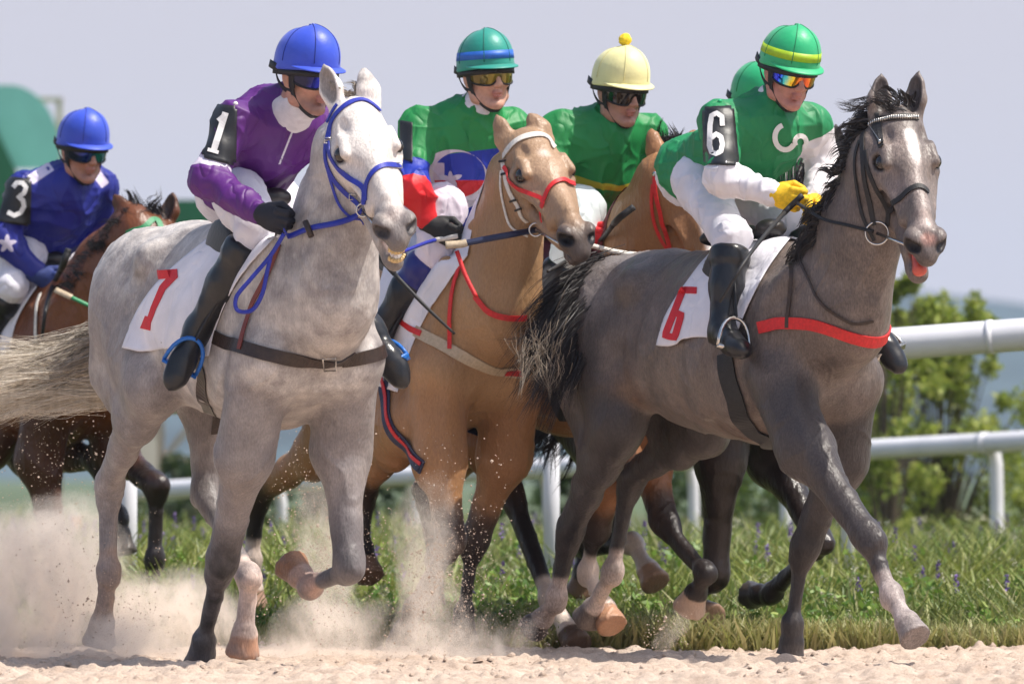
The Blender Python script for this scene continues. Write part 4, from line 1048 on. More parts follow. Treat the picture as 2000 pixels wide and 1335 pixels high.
J2 = make_rider('J2', 'rider in green, blue and red silks with teal cap and amber goggles on the buckskin', HB,
    dict(head=(950, 142, .02), neck=(925, 218, 0), chest=(898, 292, 0), pelvis=(858, 400, 0), rsh=(818, 255, -.18), lsh=(1002, 250, .18), rel=(806, 365, -.26), lel=(1010, 360, .26), rwr=(842, 438, -.20), lwr=(960, 440, .10),
         rhd=(884, 466, -.16), lhd=(985, 462, .08), rhip=(862, 405, -.13), lhip=(905, 400, .13), rkn=(850, 488, -.17), lkn=(925, 460, .20), ran=(745, 640, -.30), lan=(1010, 640, .30), rtoe=(735, 700, -.33), ltoe=(1035, 690, .34)),
    dict(head=dict(rot=(66, 5, 4), s=1.04), helmet=TEALCAP, seam=seamT, band=simple('blue_band', (.02, .12, .50), .5), jacket=GBR, collar=simple('white_collar', (.70, .68, .72), .8), glove=pants_glove('black_glove', (.012, .012, .012)), lens=lens_amber, waist=.0, jstep=.005,
         skin=(.56, .33, .24), breeches=silk('white_pink_breeches', (.74, .66, .73), rough=.6, strength=.5), boot=silk('boot_blue_top', (.012, .012, .016), [('bt', (.012, .016, .16))], rough=.35, strength=.2), bootfields=1,
         fields=dict(low=lowB, side=sideB, red=redB, cres=crescentB, star=starB, sleeveb=lambda V, c: sleeve(V, c, 'r', .62, .97), sleever=lambda V, c: sleeve(V, c, 'r', .96, 2.1))))
# --- green and yellow rider with cream cap
GY = silk('green_yellow_silk', (.010, .215, .050), [('band', (.50, .42, .03)), ('arm', (.72, .55, .02))])
J3 = make_rider('J3', 'rider in green silks with yellow hoop, cream cap with pompom, on the dun horse', HC,
    dict(head=(1212, 172, .02), neck=(1190, 245, 0), chest=(1165, 305, 0), pelvis=(1128, 405, 0), rsh=(1090, 262, -.18), lsh=(1262, 258, .18), rel=(1075, 370, -.24), lel=(1268, 345, .27), rwr=(1135, 455, -.15), lwr=(1225, 430, .12),
         rhd=(1172, 470, -.12), lhd=(1222, 462, .08), rhip=(1130, 410, -.13), lhip=(1168, 395, .13), rkn=(1110, 495, -.24), lkn=(1205, 455, .20), ran=(1050, 640, -.30), lan=(1260, 640, .30), rtoe=(1045, 690, -.33), ltoe=(1280, 690, .34)),
    dict(head=dict(rot=(60, 14, 0), s=1.04), helmet=CREAMCAP, seam=seamC, pom=simple('yellow_wool', (.85, .60, .03), .9), jacket=GY, collar=simple('white_collar', (.70, .66, .60), .8), glove=pants_glove('red_glove', (.62, .012, .018)), lens=lens_dark, fat=1.15, waist=.03,
         skin=(.44, .24, .18), breeches=silk('pale_breeches', (.66, .72, .72), rough=.6, strength=.45), fields=dict(band=plane('chest', 'spine', -.050, -.020), arm=lambda V, c: sleeve(V, c, 'l', .55, .95))))
# --- green rider 6
SIX = silk('green_white_silk', (.010, .225, .075), [('sl', (.74, .70, .72)), ('sr', (.76, .73, .77))])
J6 = make_rider('J6', 'rider in green vest with white sleeves, horseshoe emblem and yellow gloves, armband number 6', HE,
    dict(head=(1541, 134, .02), neck=(1498, 212, 0), chest=(1472, 275, 0), pelvis=(1360, 340, 0), rsh=(1408, 238, -.18), lsh=(1582, 240, .18), rel=(1412, 345, -.28), lel=(1612, 330, .26), rwr=(1508, 378, -.18), lwr=(1590, 395, .12),
         rhd=(1556, 392, -.14), lhd=(1600, 420, .09), rhip=(1362, 352, -.12), lhip=(1410, 350, .12), rkn=(1428, 462, -.20), lkn=(1540, 435, .20), ran=(1412, 640, -.28), lan=(1690, 620, .30), rtoe=(1462, 672, -.32), ltoe=(1722, 668, .33)),
    dict(head=dict(rot=(64, 20, -3), s=1.04), helmet=GREENCAP, seam=seamG, band=simple('lime_band', (.34, .52, .015), .5), jacket=SIX, collar=simple('white_collar', (.72, .70, .72), .8), glove=pants_glove('yellow_glove', (.80, .50, .01)), lens=lens_fire, waist=-.015, skin=(.50, .24, .19), hump=(-.16, .02),
         fields=dict(sl=lambda V, c: sleeve(V, c, 'l', .22, 2.1), sr=lambda V, c: sleeve(V, c, 'r', .95, 2.1))))
# --- blue rider 3
BLU = silk('blue_silk', (.010, .016, .23), [('w', (.62, .56, .72)), ('star', (.66, .60, .74))])
def epau(V, c):
    x, y = pxy(V); f = np.full(len(V), -1.0)
    for (ax, ay, bx, by, r) in ((58, 352, 100, 324, 10), (186, 336, 206, 362, 9)):
        dx, dy = bx - ax, by - ay; L2 = dx * dx + dy * dy; t = ((x - ax) * dx + (y - ay) * dy) / L2; d = np.abs((x - ax) * dy - (y - ay) * dx) / L2 ** .5
        f = np.maximum(f, np.minimum(np.minimum(t, 1 - t) * L2 ** .5, r - d))
    for cx, cy in ((94, 329),): f = np.where(np.hypot(x - cx, y - cy) < 4.5, -1, f)
    return np.where(V[:, 1] < c['p']['neck'][1] + .25, f / 500, -1)
def star5(V, c):
    x, y = pxy(V); dx, dy = x - 14, y - 476; an = np.arctan2(dy, dx) + .3; r = np.hypot(dx, dy); return np.where(V[:, 1] < c['p']['rel'][1] + .02, (7 + 13 * np.abs(((an / (2 * math.pi / 5)) % 1) - .5) * 2 - r) / 500, -1)
J5 = make_rider('J5', 'rider in dark blue jacket and blue helmet on the bay horse, armband number 3', HD,
    dict(head=(162, 288, .02), neck=(135, 348, 0), chest=(112, 405, 0), pelvis=(58, 485, 0), rsh=(48, 372, -.17), lsh=(195, 362, .17), rel=(4, 465, -.26), lel=(205, 450, .25), rwr=(72, 535, -.15), lwr=(160, 540, .10),
         rhd=(106, 552, -.11), lhd=(185, 560, .08), rhip=(45, 490, -.12), lhip=(95, 480, .12), rkn=(25, 560, -.22), lkn=(140, 520, .20), ran=(-40, 680, -.28), lan=(200, 680, .30), rtoe=(-30, 720, -.3), ltoe=(220, 720, .34)),
    dict(head=dict(rot=(62, 15, 0), s=1.04), helmet=BLUECAP, seam=seamB, jacket=BLU, glove=pants_glove('navy_glove', (.018, .035, .16)), lens=lens_teal, waist=.05, skin=(.46, .24, .18), stubble=(.35, .2, .16), fields=dict(w=epau, star=star5)))
# --- hidden rider behind number 6
GH = silk('plain_green_silk', (.010, .20, .060))
J7 = make_rider('J7', 'rider in plain green mostly hidden behind rider 6, only cap top and chest showing', HF,
    dict(head=(1484, 200, .02), neck=(1480, 245, 0), chest=(1500, 300, 0), pelvis=(1425, 420, 0), rsh=(1425, 280, -.17), lsh=(1560, 280, .17), rel=(1440, 380, -.24), lel=(1585, 370, .25), rwr=(1500, 440, -.12), lwr=(1560, 440, .10),
         rhd=(1530, 455, -.08), lhd=(1585, 455, .08), rhip=(1420, 430, -.12), lhip=(1460, 425, .12), rkn=(1450, 490, -.22), lkn=(1530, 480, .20), ran=(1400, 640, -.28), lan=(1560, 640, .30), rtoe=(1440, 680, -.3), ltoe=(1590, 680, .34)),
    dict(head=dict(rot=(60, 15, 0), s=1.06), helmet=GREENCAP, seam=seamG, jacket=GH, glove=pants_glove('green_glove', (.02, .1, .03)), lens=lens_dark, waist=.05, fields={}))
# ---------------------------------------------------------------- tack
def rnd_mask(r=.35):
    def m(u, v):
        x = abs(u - .5) * 2; y = abs(v - .5) * 2; return not (x > 1 - r and y > 1 - r * .5 and math.hypot((x - 1 + r) / r, (y - 1 + r * .5) / (r * .5)) > 1)
    return m
def straps(h, name, items, mat, parent=None, th=.004, off=.003):
    return mesh_obj(name, *join([strap_on(h['bvh'], pts, w, off, th) for pts, w in items]), mat, parent or h['root'], smooth=False)
def mirrored(H, pts): 
    out = []
    for p in pts:
        p = A3(p); o = H.loc(0, 0, 0); out.append(p - 2 * ((p - o) @ H.L) * H.L)
    return out
def cloth(h, corners, edge, mat, seed, nu=44, nv=44):
    H = h['H']; o, surf = patch(h['bvh'], corners, nu, nv, .010, 'saddle_cloth', mat, h['root'], .004, fold=.007, seed=seed, edge=edge)
    me = o.data; n = len(me.vertices); co = np.empty(n * 3, dtype=np.float32); me.vertices.foreach_get('co', co); co = co.reshape(-1, 3) + np.array(h['root'].location)
    mir = np.array(mirrored(H, co)); F = [tuple(p.vertices) for p in me.polygons]
    # over the back: bridge the two top rows
    n1 = (nu + 1) * (nv + 1); V = np.concatenate([co, mir]); F2 = F + [tuple(i + n for i in f[::-1]) for f in F]; Vl = [tuple(v) for v in V]; prev = [i for i in range(nu + 1)]; K = 8; top = H.loc(0, 0, 1.0)
    rowsA = co[:nu + 1]; rowsB = mir[:nu + 1]; lines = [list(range(nu + 1))]
    for k in range(1, K):
        t = k / K; r = []
        for i in range(nu + 1):
            q = rowsA[i] * (1 - t) + rowsB[i] * t; hit = h['bvh'].ray_cast(Vector((q[0], q[1], q[2] + .5)), Vector((0, 0, -1))); z = max(q[2], hit[0].z + .012 if hit[0] else q[2])
            Vl.append((q[0], q[1], z)); r.append(len(Vl) - 1)
        lines.append(r)
    lines.append([n + i for i in range(nu + 1)])
    for a, b in zip(lines[:-1], lines[1:]):
        for i in range(nu): F2.append((a[i], a[i + 1], b[i + 1], b[i]))
    bpy.data.objects.remove(o); o = mesh_obj('saddle_cloth', Vl, F2, mat, h['root']); return o, bvh_of(V, [f for f in F])
def bvh_list(V, F): return BVHTree.FromPolygons([tuple(v) for v in V], F)
bvh_of_arr = bvh_of
def bvh_of(V, F): return BVHTree.FromPolygons([tuple(v) for v in V], F.tolist() if hasattr(F, 'tolist') else [tuple(f) for f in F])
def saddle(h, u0=-.30, mat=SADDLE):
    H = h['H']; zt = lambda u: (lambda hit: hit[0].z if hit[0] else 1.45)(h['bvh'].ray_cast(Vector(H.loc(u, 0, 2.2)) , Vector((0, 0, -1))))
    b = Sdf(); w1 = (1, 1, 1); M = np.array([H.F, H.L, [0, 0, 1]]); g = lambda u, w, dz: np.array([*H.loc(u, w, 0)[:2], zt(u) + dz])
    b.ell(g(u0 + .02, 0, .035), (.17, .09, .026), M, .03, w1); b.ell(g(u0 - .13, 0, .035), (.04, .08, .028), M, .03, w1); b.ell(g(u0 + .22, 0, .050), (.05, .06, .035), M, .03, w1)
    for q in (-1, 1): b.ell(H.loc(u0 + .14, q * .165, 1.36), (.13, .022, .13), M, .03, w1)
    V, F = b.build(.010); return mesh_obj('saddle', smooth_mesh(V, F, 1), F, mat, h['root'])
def rein(h, pts, width, mat, name='rein', th=.004, nrm=(0, -1, .4)): return mesh_obj(name, *free_strap(pts, width, th, nrm), mat, h['root'])
def onpx(h, px, py, lift=.01):
    c = cast(h['bvh'], px, py)
    if not c: c = h['bvh'].find_nearest(P(px, py, h['T'](.3, 0, 0)[1]))
    return A3(c[0]) + A3(c[1]) * lift
def bit(h, px, py, r=.030, bar=True):
    c = onpx(h, px, py, .008); pts = [c + np.array([math.cos(a), -.15 * math.cos(a), math.sin(a)]) * r for a in [2 * math.pi * k / 22 for k in range(22)]]
    parts = [tube(pts, .0035, 7, True)]
    if bar: t = h['T']; parts.append(tube([c, t(.50, -.03, -.118), t(.50, .03, -.118)], .006, 8))
    mesh_obj('bit', *join(parts), STEEL, h['root'])
webb = lambda n, c, r=.5: simple(n, c, r, .15, 90, .4, bdist=.002)
BLUEW, REDW, WHITEW, GREENW, NAVY, TAN, BLUES = webb('blue_webbing', (.018, .03, .33)), webb('red_webbing', (.60, .018, .02)), webb('white_webbing', (.68, .64, .58)), webb('green_webbing', (.012, .22, .08)), webb('navy_webbing', (.015, .02, .06)), webb('tan_webbing', (.48, .38, .26)), webb('blue_plastic', (.01, .13, .48), .35)

# grey horse
H = HA
def mir(h, pts, w=0.0):
    o = h['H'].loc(0, 0, 0); L = h['H'].L; out = []
    for x, y in pts:
        c = onpx(h, x, y, 0); out.append(tuple(c - 2 * ((c - o) @ L) * L))
    return out
br = straps(A, 'bridle', [([(641, 272), (648, 240), (672, 209), (710, 196), (746, 216)], .020), ([(641, 278), (650, 312), (680, 346), (711, 368), (712, 400)], .018),
    ([(714, 392), (716, 364), (728, 338), (752, 323), (776, 324), (790, 342)], .018), ([(638, 280), (644, 335), (674, 376), (704, 404)], .016), ([(637, 286), (645, 346), (660, 394), (684, 424), (712, 436)], .009), ([(640, 240), (660, 205)], .016)], BLUEW)
for x, y in ((690, 385), (643, 276), (776, 325)): mesh_obj('buckle', *tube([A3(onpx(A, x, y, .008)) + np.array([a * .011, 0, b_ * .009]) for a, b_ in ((-1, -1), (1, -1), (1, 1), (-1, 1))], .0022, 6, True), STEEL, br)
bit(A, 713, 410, .022)
a_bit = onpx(A, 713, 412, .012); hA = J1['p']['rhd']
rein(A, [a_bit, onpx(A, 690, 424, .02), onpx(A, 660, 436, .02), onpx(A, 614, 447, .02), onpx(A, 580, 462, .03), hA + np.array([0, -.05, -.02])], .020, BLUEW)
mesh_obj('rein_stop', *tube([onpx(A, 608, 432, .03), onpx(A, 620, 462, .03)], .011, 8), LEATHER, A['root'])
rein(A, [hA + np.array([0, -.05, -.03]), P(528, 500, 28.75), P(490, 545, 28.75), P(462, 580, 28.76), P(464, 606, 28.76), P(492, 606, 28.76), P(512, 575, 28.75), P(522, 530, 28.75), P(530, 495, 28.75)], .014, BLUEW)
straps(A, 'breastplate', [([(400, 648), (440, 668), (500, 686), (570, 702), (640, 710), (690, 698)] + mir(A, [(600, 706), (500, 686), (440, 668)]), .046)], LEATHER, th=.006)
straps(A, 'breastplate_strap', [([(548, 478), (520, 545), (490, 610), (470, 682)], .018)], webb('red_brown_leather', (.16, .03, .02)), off=.008)
mesh_obj('buckle', *tube([A3(onpx(A, 643 + a * 11, 706 + b_ * 12, .013)) for a, b_ in ((-1, -1), (1, -1), (1, 1), (-1, 1))], .0035, 6, True), STEEL, A['root'])
straps(A, 'girth', [([(386, 700), (396, 745), (408, 800), (425, 845)], .05)], LEATHER)
ca, cab = cloth(A, [(428, 452), (540, 462), (412, 692), (243, 680)], lambda u, v: (-34 * math.sin(math.pi * v) * (1 - u) - 26 * math.sin(math.pi * v) * u, 6 * math.sin(u * 9) * v), CLOTH, 3)
glyph_px(cab, [([(307, 537), (347, 534)], 17), ([(342, 536), (318, 562), (300, 602), (289, 634)], (15, 9)), ([(290, 618), (284, 643)], (12, 20))], 12, .004, 'cloth_number', REDN, ca)
saddle(A)
# armbands and numbers of the riders
def armband(J, corners, strokes, w, n='armband'):
    o, sf = patch(J['jb'], corners, 12, 18, .006, n, BLACKBAND, J['root'], .004, mask=rnd_mask(.40) if strokes else None, edge=lambda u, v: (0, 0))
    bb = BVHTree.FromPolygons([tuple(v.co + J['root'].location) for v in o.data.vertices], [tuple(p.vertices) for p in o.data.polygons])
    if strokes: glyph_px(bb, strokes, w, .0035, 'armband_number', WHITE, o)
    return o
armband(J1, [(410, 204), (464, 208), (458, 324), (394, 308)], [([(441, 220), (417, 296)], 12), ([(426, 236), (440, 224)], 8), ([(406, 292), (427, 298)], 7)], 10)
armband(J2, [(783, 236), (806, 240), (806, 318), (784, 310)], None, 0)
armband(J6, [(1374, 210), (1432, 208), (1442, 324), (1376, 322)], [([(1411, 246), (1410, 228), (1400, 221), (1390, 226), (1387, 245), (1386, 284), (1390, 297), (1399, 301), (1408, 296), (1411, 282), (1408, 268), (1399, 262), (1389, 270)], 9.5)], 9)
armband(J5, [(14, 346), (62, 350), (58, 442), (-6, 432)], [([(26, 366), (33, 357), (44, 357), (51, 366), (47, 377), (36, 385), (45, 391), (47, 403), (40, 415), (28, 421), (15, 414)], 9)], 9)
for J, pts in ((J1, [(460, 203)]), (J5, [(57, 346)]), (J6, [(1406, 198)])):
    for q in pts:
        h = cast(J['jb'], *q)
        if h: uvsphere('button', A3(h[0]), .009, WHITE if J is not J6 else GREENCAP, J['root'], seg=10, ring=6)
# horseshoe emblem on rider 6
glyph_px(J6['jb'], [(arc(1533, 268, 20, 24, 105, 325), 10), (arc(1563, 277, 11, 12, 215, -60), 9)], 9, .006, 'horseshoe_emblem', WHITE, J6['jacket'])

# buckskin
bw = straps(Bh, 'bridle', [([(984, 306), (995, 290), (1014, 273), (1038, 265), (1064, 266), (1086, 285)], .026), ([(983, 315), (987, 340), (1000, 382), (1014, 406), (1030, 432)], .018), ([(980, 334), (983, 392), (996, 440), (1030, 462)], .008)], WHITEW)
for x, y in ((987, 340), (1004, 391), (1015, 408), (984, 316)): straps(Bh, 'keeper', [([(x - 6, y + 2), (x + 7, y - 2)], .008)], BLACK, parent=bw, off=.008)
straps(Bh, 'noseband', [([(986, 326), (1000, 356), (1034, 378), (1062, 392), (1061, 432)], .016), ([(1063, 392), (1074, 368), (1098, 352), (1120, 360)], .017)], REDW, off=.006)
bit(Bh, 1050, 446, .024)
b_bit = onpx(Bh, 1046, 448, .014); hB = J2['p']['rhd']
rein(Bh, [b_bit, P(1000, 458, 31.00), P(940, 469, 31.00), P(905, 476, 31.00)], .024, NAVY)
mesh_obj('rein_grip', *free_strap([P(912, 474, 30.98), P(900, 477, 30.98), P(870, 479, 30.98)], .028, .006), TAN, Bh['root'])
rein(Bh, [P(892, 490, 30.99), P(908, 535, 30.97), P(930, 580, 30.95)], .016, REDW)
straps(Bh, 'martingale', [([(930, 578), (958, 610), (990, 620), (1026, 620)], .022), ([(900, 520), (886, 570), (880, 630), (878, 682)], .016)], REDW, off=.008)
straps(Bh, 'breastplate', [([(812, 645), (866, 676), (930, 708), (985, 724), (1022, 726)] + mir(Bh, [(900, 694), (830, 652)]), .042)], TAN, th=.006)
for q in (([(786, 626), (812, 645), (826, 652)], .022), ([(985, 725), (1020, 729)], .020)): straps(Bh, 'breastplate_edging', [q], REDW, off=.011)
straps(Bh, 'girth', [([(744, 720), (755, 790), (782, 860), (826, 912)] + [tuple(HB.loc(-.05, 0, .78))] + mir(Bh, [(782, 860)]), .055)], NAVY)
straps(Bh, 'girth_stripe', [([(745, 720), (757, 790), (784, 858), (824, 905)], .014)], REDW, off=.009)
cb_, cbb = cloth(Bh, [(760, 500), (918, 498), (778, 762), (690, 755)], lambda u, v: (-22 * math.sin(math.pi * v) * u, 4 * math.sin(u * 8) * v), CLOTH, 5)
saddle(Bh)
# dun horse
straps(Ch, 'bridle', [([(1314, 308), (1297, 322), (1282, 341)], .022), ([(1280, 341), (1281, 378), (1289, 411), (1295, 440), (1305, 474), (1312, 500)], .016), ([(1276, 360), (1277, 427), (1289, 464), (1301, 485)], .012)], REDW)
uvsphere('rosette', onpx(Ch, 1281, 341, .006), .011, STEEL, Ch['root'], seg=10, ring=6)
rein(Ch, [P(1156, 480, 31.35), P(1195, 490, 31.3), P(1240, 497, 31.3), P(1300, 500, 31.3)], .018, WHITEW)
cloth(Ch, [(1020, 510), (1175, 500), (1090, 700), (985, 690)], lambda u, v: (0, 0), simple('maroon_cloth', (.12, .01, .015), .8), 7)
saddle(Ch)
straps(Ch, 'girth', [([(1075, 745), (1090, 790), (1105, 820)], .05)], BLACK)
# bay horse
straps(D, 'bridle', [([(346, 442), (313, 438), (280, 445), (248, 457)], .024), ([(247, 457), (246, 480), (247, 504)], .018)], GREENW)
rein(D, [P(108, 566, 33.95), P(140, 581, 33.9)], .024, TAN); rein(D, [P(140, 581, 33.9), P(172, 596, 33.9), P(206, 612, 33.95)], .016, GREENW)
cloth(D, [(-40, 560), (75, 562), (20, 720), (-90, 720)], lambda u, v: (-18 * math.sin(math.pi * v) * u, 0), CLOTH, 9)
straps(D, 'martingale', [([(82, 575), (73, 630), (74, 700)], .014)], WHITEW, off=.008); straps(D, 'breastplate', [([(-10, 680), (22, 692), (60, 704), (110, 712)], .03)], TAN)
saddle(D)
# dark grey horse
be = straps(E, 'bridle', [([(1688, 258), (1686, 304), (1690, 353), (1702, 412), (1708, 440)], .018), ([(1680, 275), (1672, 343), (1682, 410), (1708, 470)], .012), ([(1690, 295), (1709, 363), (1734, 412), (1733, 442)], .015),
    ([(1734, 414), (1745, 396), (1773, 374), (1797, 364), (1812, 376)], .020), ([(1690, 249), (1709, 240), (1743, 232), (1792, 232)], .022), ([(1690, 245), (1712, 222)], .016)], BLACK)
parts = []
sp = [A3(onpx(E, x, y, .010)) for x, y in zip(np.linspace(1692, 1790, 26), np.interp(np.linspace(1692, 1790, 26), [1692, 1709, 1743, 1790], [248, 240, 232, 232]))]
mesh_obj('browband_beads', *join([tube([p + np.array([0, 0, .007]), p - np.array([0, 0, .007])], .0022, 6) for p in sp] + [tube(sp, .001, 5)]), STEEL, be)
bit(E, 1712, 455, .040)
e_bit = onpx(E, 1708, 452, .012); hE = J6['p']['rhd']
rein(E, [e_bit, A3(onpx(E, 1660, 440, .02)), A3(onpx(E, 1620, 430, .03)), hE + np.array([0, -.04, -.01])], .012, BLACK)
straps(E, 'breastplate', [([(1482, 640), (1500, 636), (1530, 631), (1597, 636), (1656, 656), (1706, 668)] + mir(E, [(1597, 636), (1530, 631)]), .042)], REDW, th=.006)
straps(E, 'breastplate_strap', [([(1549, 514), (1545, 560), (1538, 640)], .014), ([(1563, 490), (1578, 538), (1602, 587), (1646, 622), (1672, 632), (1704, 626)], .009)], LEATHER, off=.008)
straps(E, 'girth', [([(1418, 690), (1424, 740), (1440, 790), (1466, 840), (1502, 886)] + [tuple(HE.loc(-.05, 0, .78))] + mir(E, [(1466, 840)]), .080)], BLACK, th=.006)
ce, ceb = cloth(E, [(1368, 520), (1548, 464), (1446, 652), (1284, 674)], lambda u, v: (-12 * math.sin(math.pi * v), 5 * math.sin(u * 10) * v), CLOTH, 11)
glyph_px(ceb, [([(1361, 567), (1334, 566), (1299, 655), (1318, 659), (1331, 614), (1316, 611)], 13)], 13, .004, 'cloth_number', REDN, ce)
saddle(E)
# stirrups
for J, h, m in ((J1, A, BLUES), (J2, Bh, BLUES), (J3, Ch, STEEL), (J6, E, STEEL), (J5, D, STEEL)):
    for q in ('r', 'l'):
        p = J['p']; top = stirrup(p[q + 'an'], p[q + 'toe'], p[q + 'kn'], m, h['root'])
        k = top + (p[q + 'kn'] - top) * .8; mesh_obj('stirrup_leather', *free_strap([top, top + (k - top) * .5, k], .022, .004, h['H'].L * (1 if q == 'l' else -1)), BLACK, h['root'])
# whips
def whip(pts, r, mats, label, cols):
    n = len(pts); root = empty('whip', tuple(A3(pts[0])), label, 'riding whip', 'riding whips')
    c = catmull(pts, 6); k = max(2, int(len(c) * .3)); mesh_obj('handle', *tube(c[:k + 1], r, 8), mats[0], root); mesh_obj('shaft', *tube(c[k:], [r * .8 + (r * .45 - r * .8) * i / (len(c) - k) for i in range(len(c) - k)], 8), mats[1], root)
hb = J2['p']['rhd']
whip([hb + np.array([.02, 0, .01]), hb + np.array([-.08, -.02, -.01]), P(790, 490, 30.8), P(725, 512, 30.75)], .010, (WHITEW, BLUEW), 'thin blue whip held level in the black glove of the teal-capped rider', 0)
whip([P(722, 480, 30.5), P(780, 545, 30.4), P(835, 602, 30.35), P(888, 652, 30.35)], .010, (BLACK, BLACK), 'long black whip slanting down across the buckskin shoulder', 0)
he = J6['p']['rhd']
whip([he + np.array([.02, -.01, .02]), he + np.array([-.06, -.06, -.06]), P(1462, 500, 29.2), P(1405, 590, 29.15)], .011, (BLACK, BLACK), 'black whip in the yellow glove pointing down past the black boot', 0)
h3 = J3['p']['rhd']
whip([P(1238, 404, 31.15), P(1205, 430, 31.2), h3, h3 + np.array([-.10, -.0, -.06]), P(1070, 530, 31.3)], .013, (BLACK, BLACK), 'black whip with thick handle held in the red glove', 0)
h5 = J5['p']['rhd']
whip([P(134, 486, 33.9), P(122, 520, 33.95), h5, P(90, 600, 34.0), P(82, 660, 34.0)], .014, (BLACK, BLACK), 'black whip standing upright in the navy glove of rider 3', 0)
# ---------------------------------------------------------------- manes and tails
def hair_mat(name, c1, c2, rough=.45):
    m, nt, b = newmat(name); g = add_noise(nt, 60, 2, stretch=(1, 1, .3)); nt.links.new(ramp(nt, g, [(.3, c1), (.7, c2)]), b.inputs['Base Color'])
    b.inputs['Roughness'].default_value = rough; b.inputs['Specular IOR Level'].default_value = .4; return m
BLK = hair_mat('black_hair', (.010, .008, .008), (.03, .024, .024)); CRM = hair_mat('cream_hair', (.52, .45, .35), (.80, .72, .60), .6); GRH = hair_mat('grey_hair', (.18, .15, .12), (.42, .36, .29), .6)
d = 29.9
# dark grey horse: crest, forelock, tail
cr = [onpx(E, x, y, -.005) for x, y in ((1716, 215), (1700, 240), (1676, 275), (1655, 320), (1634, 370), (1612, 420), (1590, 465), (1572, 500))]
cr = [c for c in cr if c is not None]
hair('mane', [c + np.array([-.02, .04, -.01]) for c in cr], 1500, .105, lambda t: (-.75, .10, .25 - t * .7), BLK, E['root'], .0042, 6, .016, .9, .010, 3, curl=.2, dirvar=.2)
hair('mane_wisps', [c + np.array([0, .03, .03]) for c in cr[:3]], 34, .17, lambda t: (-1, -.1, .05 - t * .3), BLK, E['root'], .0028, 9, .015, .08, .015, 5, curl=.4)
hair('forelock', [E['T'](0, y, .03) for y in (-.04, 0, .04)], 130, .06, lambda t: (-.3 + t * .2, -.3, .85), BLK, E['root'], .0035, 7, .012, .5, .02, 4, curl=.6)
hair('forelock_wisps', [E['T'](.0, y, .05) for y in (-.04, 0, .04)], 16, .12, lambda t: (-.9, 0, .55), BLK, E['root'], .003, 8, .012, .3, .02, 14, curl=.8)
ed = A3(P(1192, 552, 31.05)); tl = [ed + np.array(v) for v in ((.03, 0, .05), (0, 0, 0), (-.02, -.05, -.07))]
dk = Sdf(); dk.cone(ed + np.array([.10, -.03, .0]), ed + np.array([-.10, .02, -.04]), .045, .03, .02, (1, 1, 1)); v_, f_ = dk.build(.008); mesh_obj('tail_dock', v_, f_, BLK, E['root'])
hair('tail', tl, 3600, .42, lambda t: (-.92 + .25 * t, -.42, -.20 - .45 * t), BLK, E['root'], .0038, 11, .028, .62, .035, 6, lenvar=.3, curl=.15, dirvar=.13)
hair('tail_ends', [A3(P(1046, 675, 30.8)), A3(P(1080, 700, 30.85))], 240, .12, lambda t: (-.10 + t * .2, -.03, -.8), hair_mat('sun_bleached_hair', (.12, .095, .07), (.32, .26, .20), .6), E['root'], .0022, 7, .045, .2, .02, 8, curl=.25, dirvar=.2)
# grey horse: tail streaming left
ad = HA.loc(-1.22, 0, 1.36)
t0 = A3(P(232, 640, 30.5))
hair('tail', [A3(P(218, y, 30.5)) for y in (668, 700, 735, 770)], 3200, .44, lambda t: (-1.0, -.1, -.22 + .18 * t), CRM, A['root'], .0024, 11, .022, .03, .03, 9, lenvar=.3, curl=.22, dirvar=.10)
hair('tail_top', [P(215, 650, 30.45), P(215, 680, 30.45)], 420, .26, lambda t: (-1, -.1, -.30), GRH, A['root'], .0035, 8, .03, .10, .03, 10, curl=.2)
hair('tail_dock', [HA.loc(-1.20, 0, 1.38), P(236, 600, 30.55), P(232, 640, 30.5)], 400, .14, lambda t: (-.4, 0, -.8), GRH, A['root'], .008, 6, .03, .2, .02, 12)
hair('mane', [A['T'](-.03, y, .03) for y in (-.03, .03)], 70, .05, lambda t: (-.4, -.1, .7), GRH, A['root'], .005, 5, .010, .4, .01, 11)
# bay
cd_ = [onpx(D, x, y, -.01) for x, y in ((262, 448), (235, 475), (205, 515), (175, 555), (150, 590), (130, 620))]; cd_ = [c for c in cd_ if c is not None]
cr = [c + np.array([-.03, .06, .05]) for c in cd_]
hair('mane', cr, 900, .085, lambda t: (-.5, .1, .25), BLK, D['root'], .0035, 7, .018, .6, .02, 21, curl=.3)
hair('forelock', [D['T'](-.01, y, .01) for y in (-.08, -.02, .04)], 420, .075, lambda t: (-.30 + .1 * t, -.1, 1.0), BLK, D['root'], .004, 6, .016, .3, .02, 22, curl=.6, dirvar=.35)
# dun and black
hair('mane', [P(1322, 292, 31.7), P(1300, 300, 31.75)], 420, .075, lambda t: (.05, 0, 1), BLK, Ch['root'], .005, 6, .016, .2, .02, 24, curl=.8, dirvar=.5)
cf = [P(x, y, 31.55) for x, y in ((1612, 290), (1592, 330), (1572, 375), (1556, 420), (1545, 460))]
hair('mane', cf, 1100, .15, lambda t: (-.25 + .1 * t, -.25, -.6), BLK, Fh['root'], .007, 7, .04, .4, .03, 25, curl=.3)
hair('tail', [HF.loc(-1.22, 0, 1.15), HF.loc(-1.2, -.05, 1.0)], 500, .5, lambda t: (-.35, 0, -.6), BLK, Fh['root'], .006, 9, .03, .3, .05, 26, curl=.25)
hair('tail', [P(1150, 800, 33.2)], 260, .26, lambda t: (-.85, 0, -.55), BLK, Ch['root'], .005, 8, .02, .25, .03, 27)
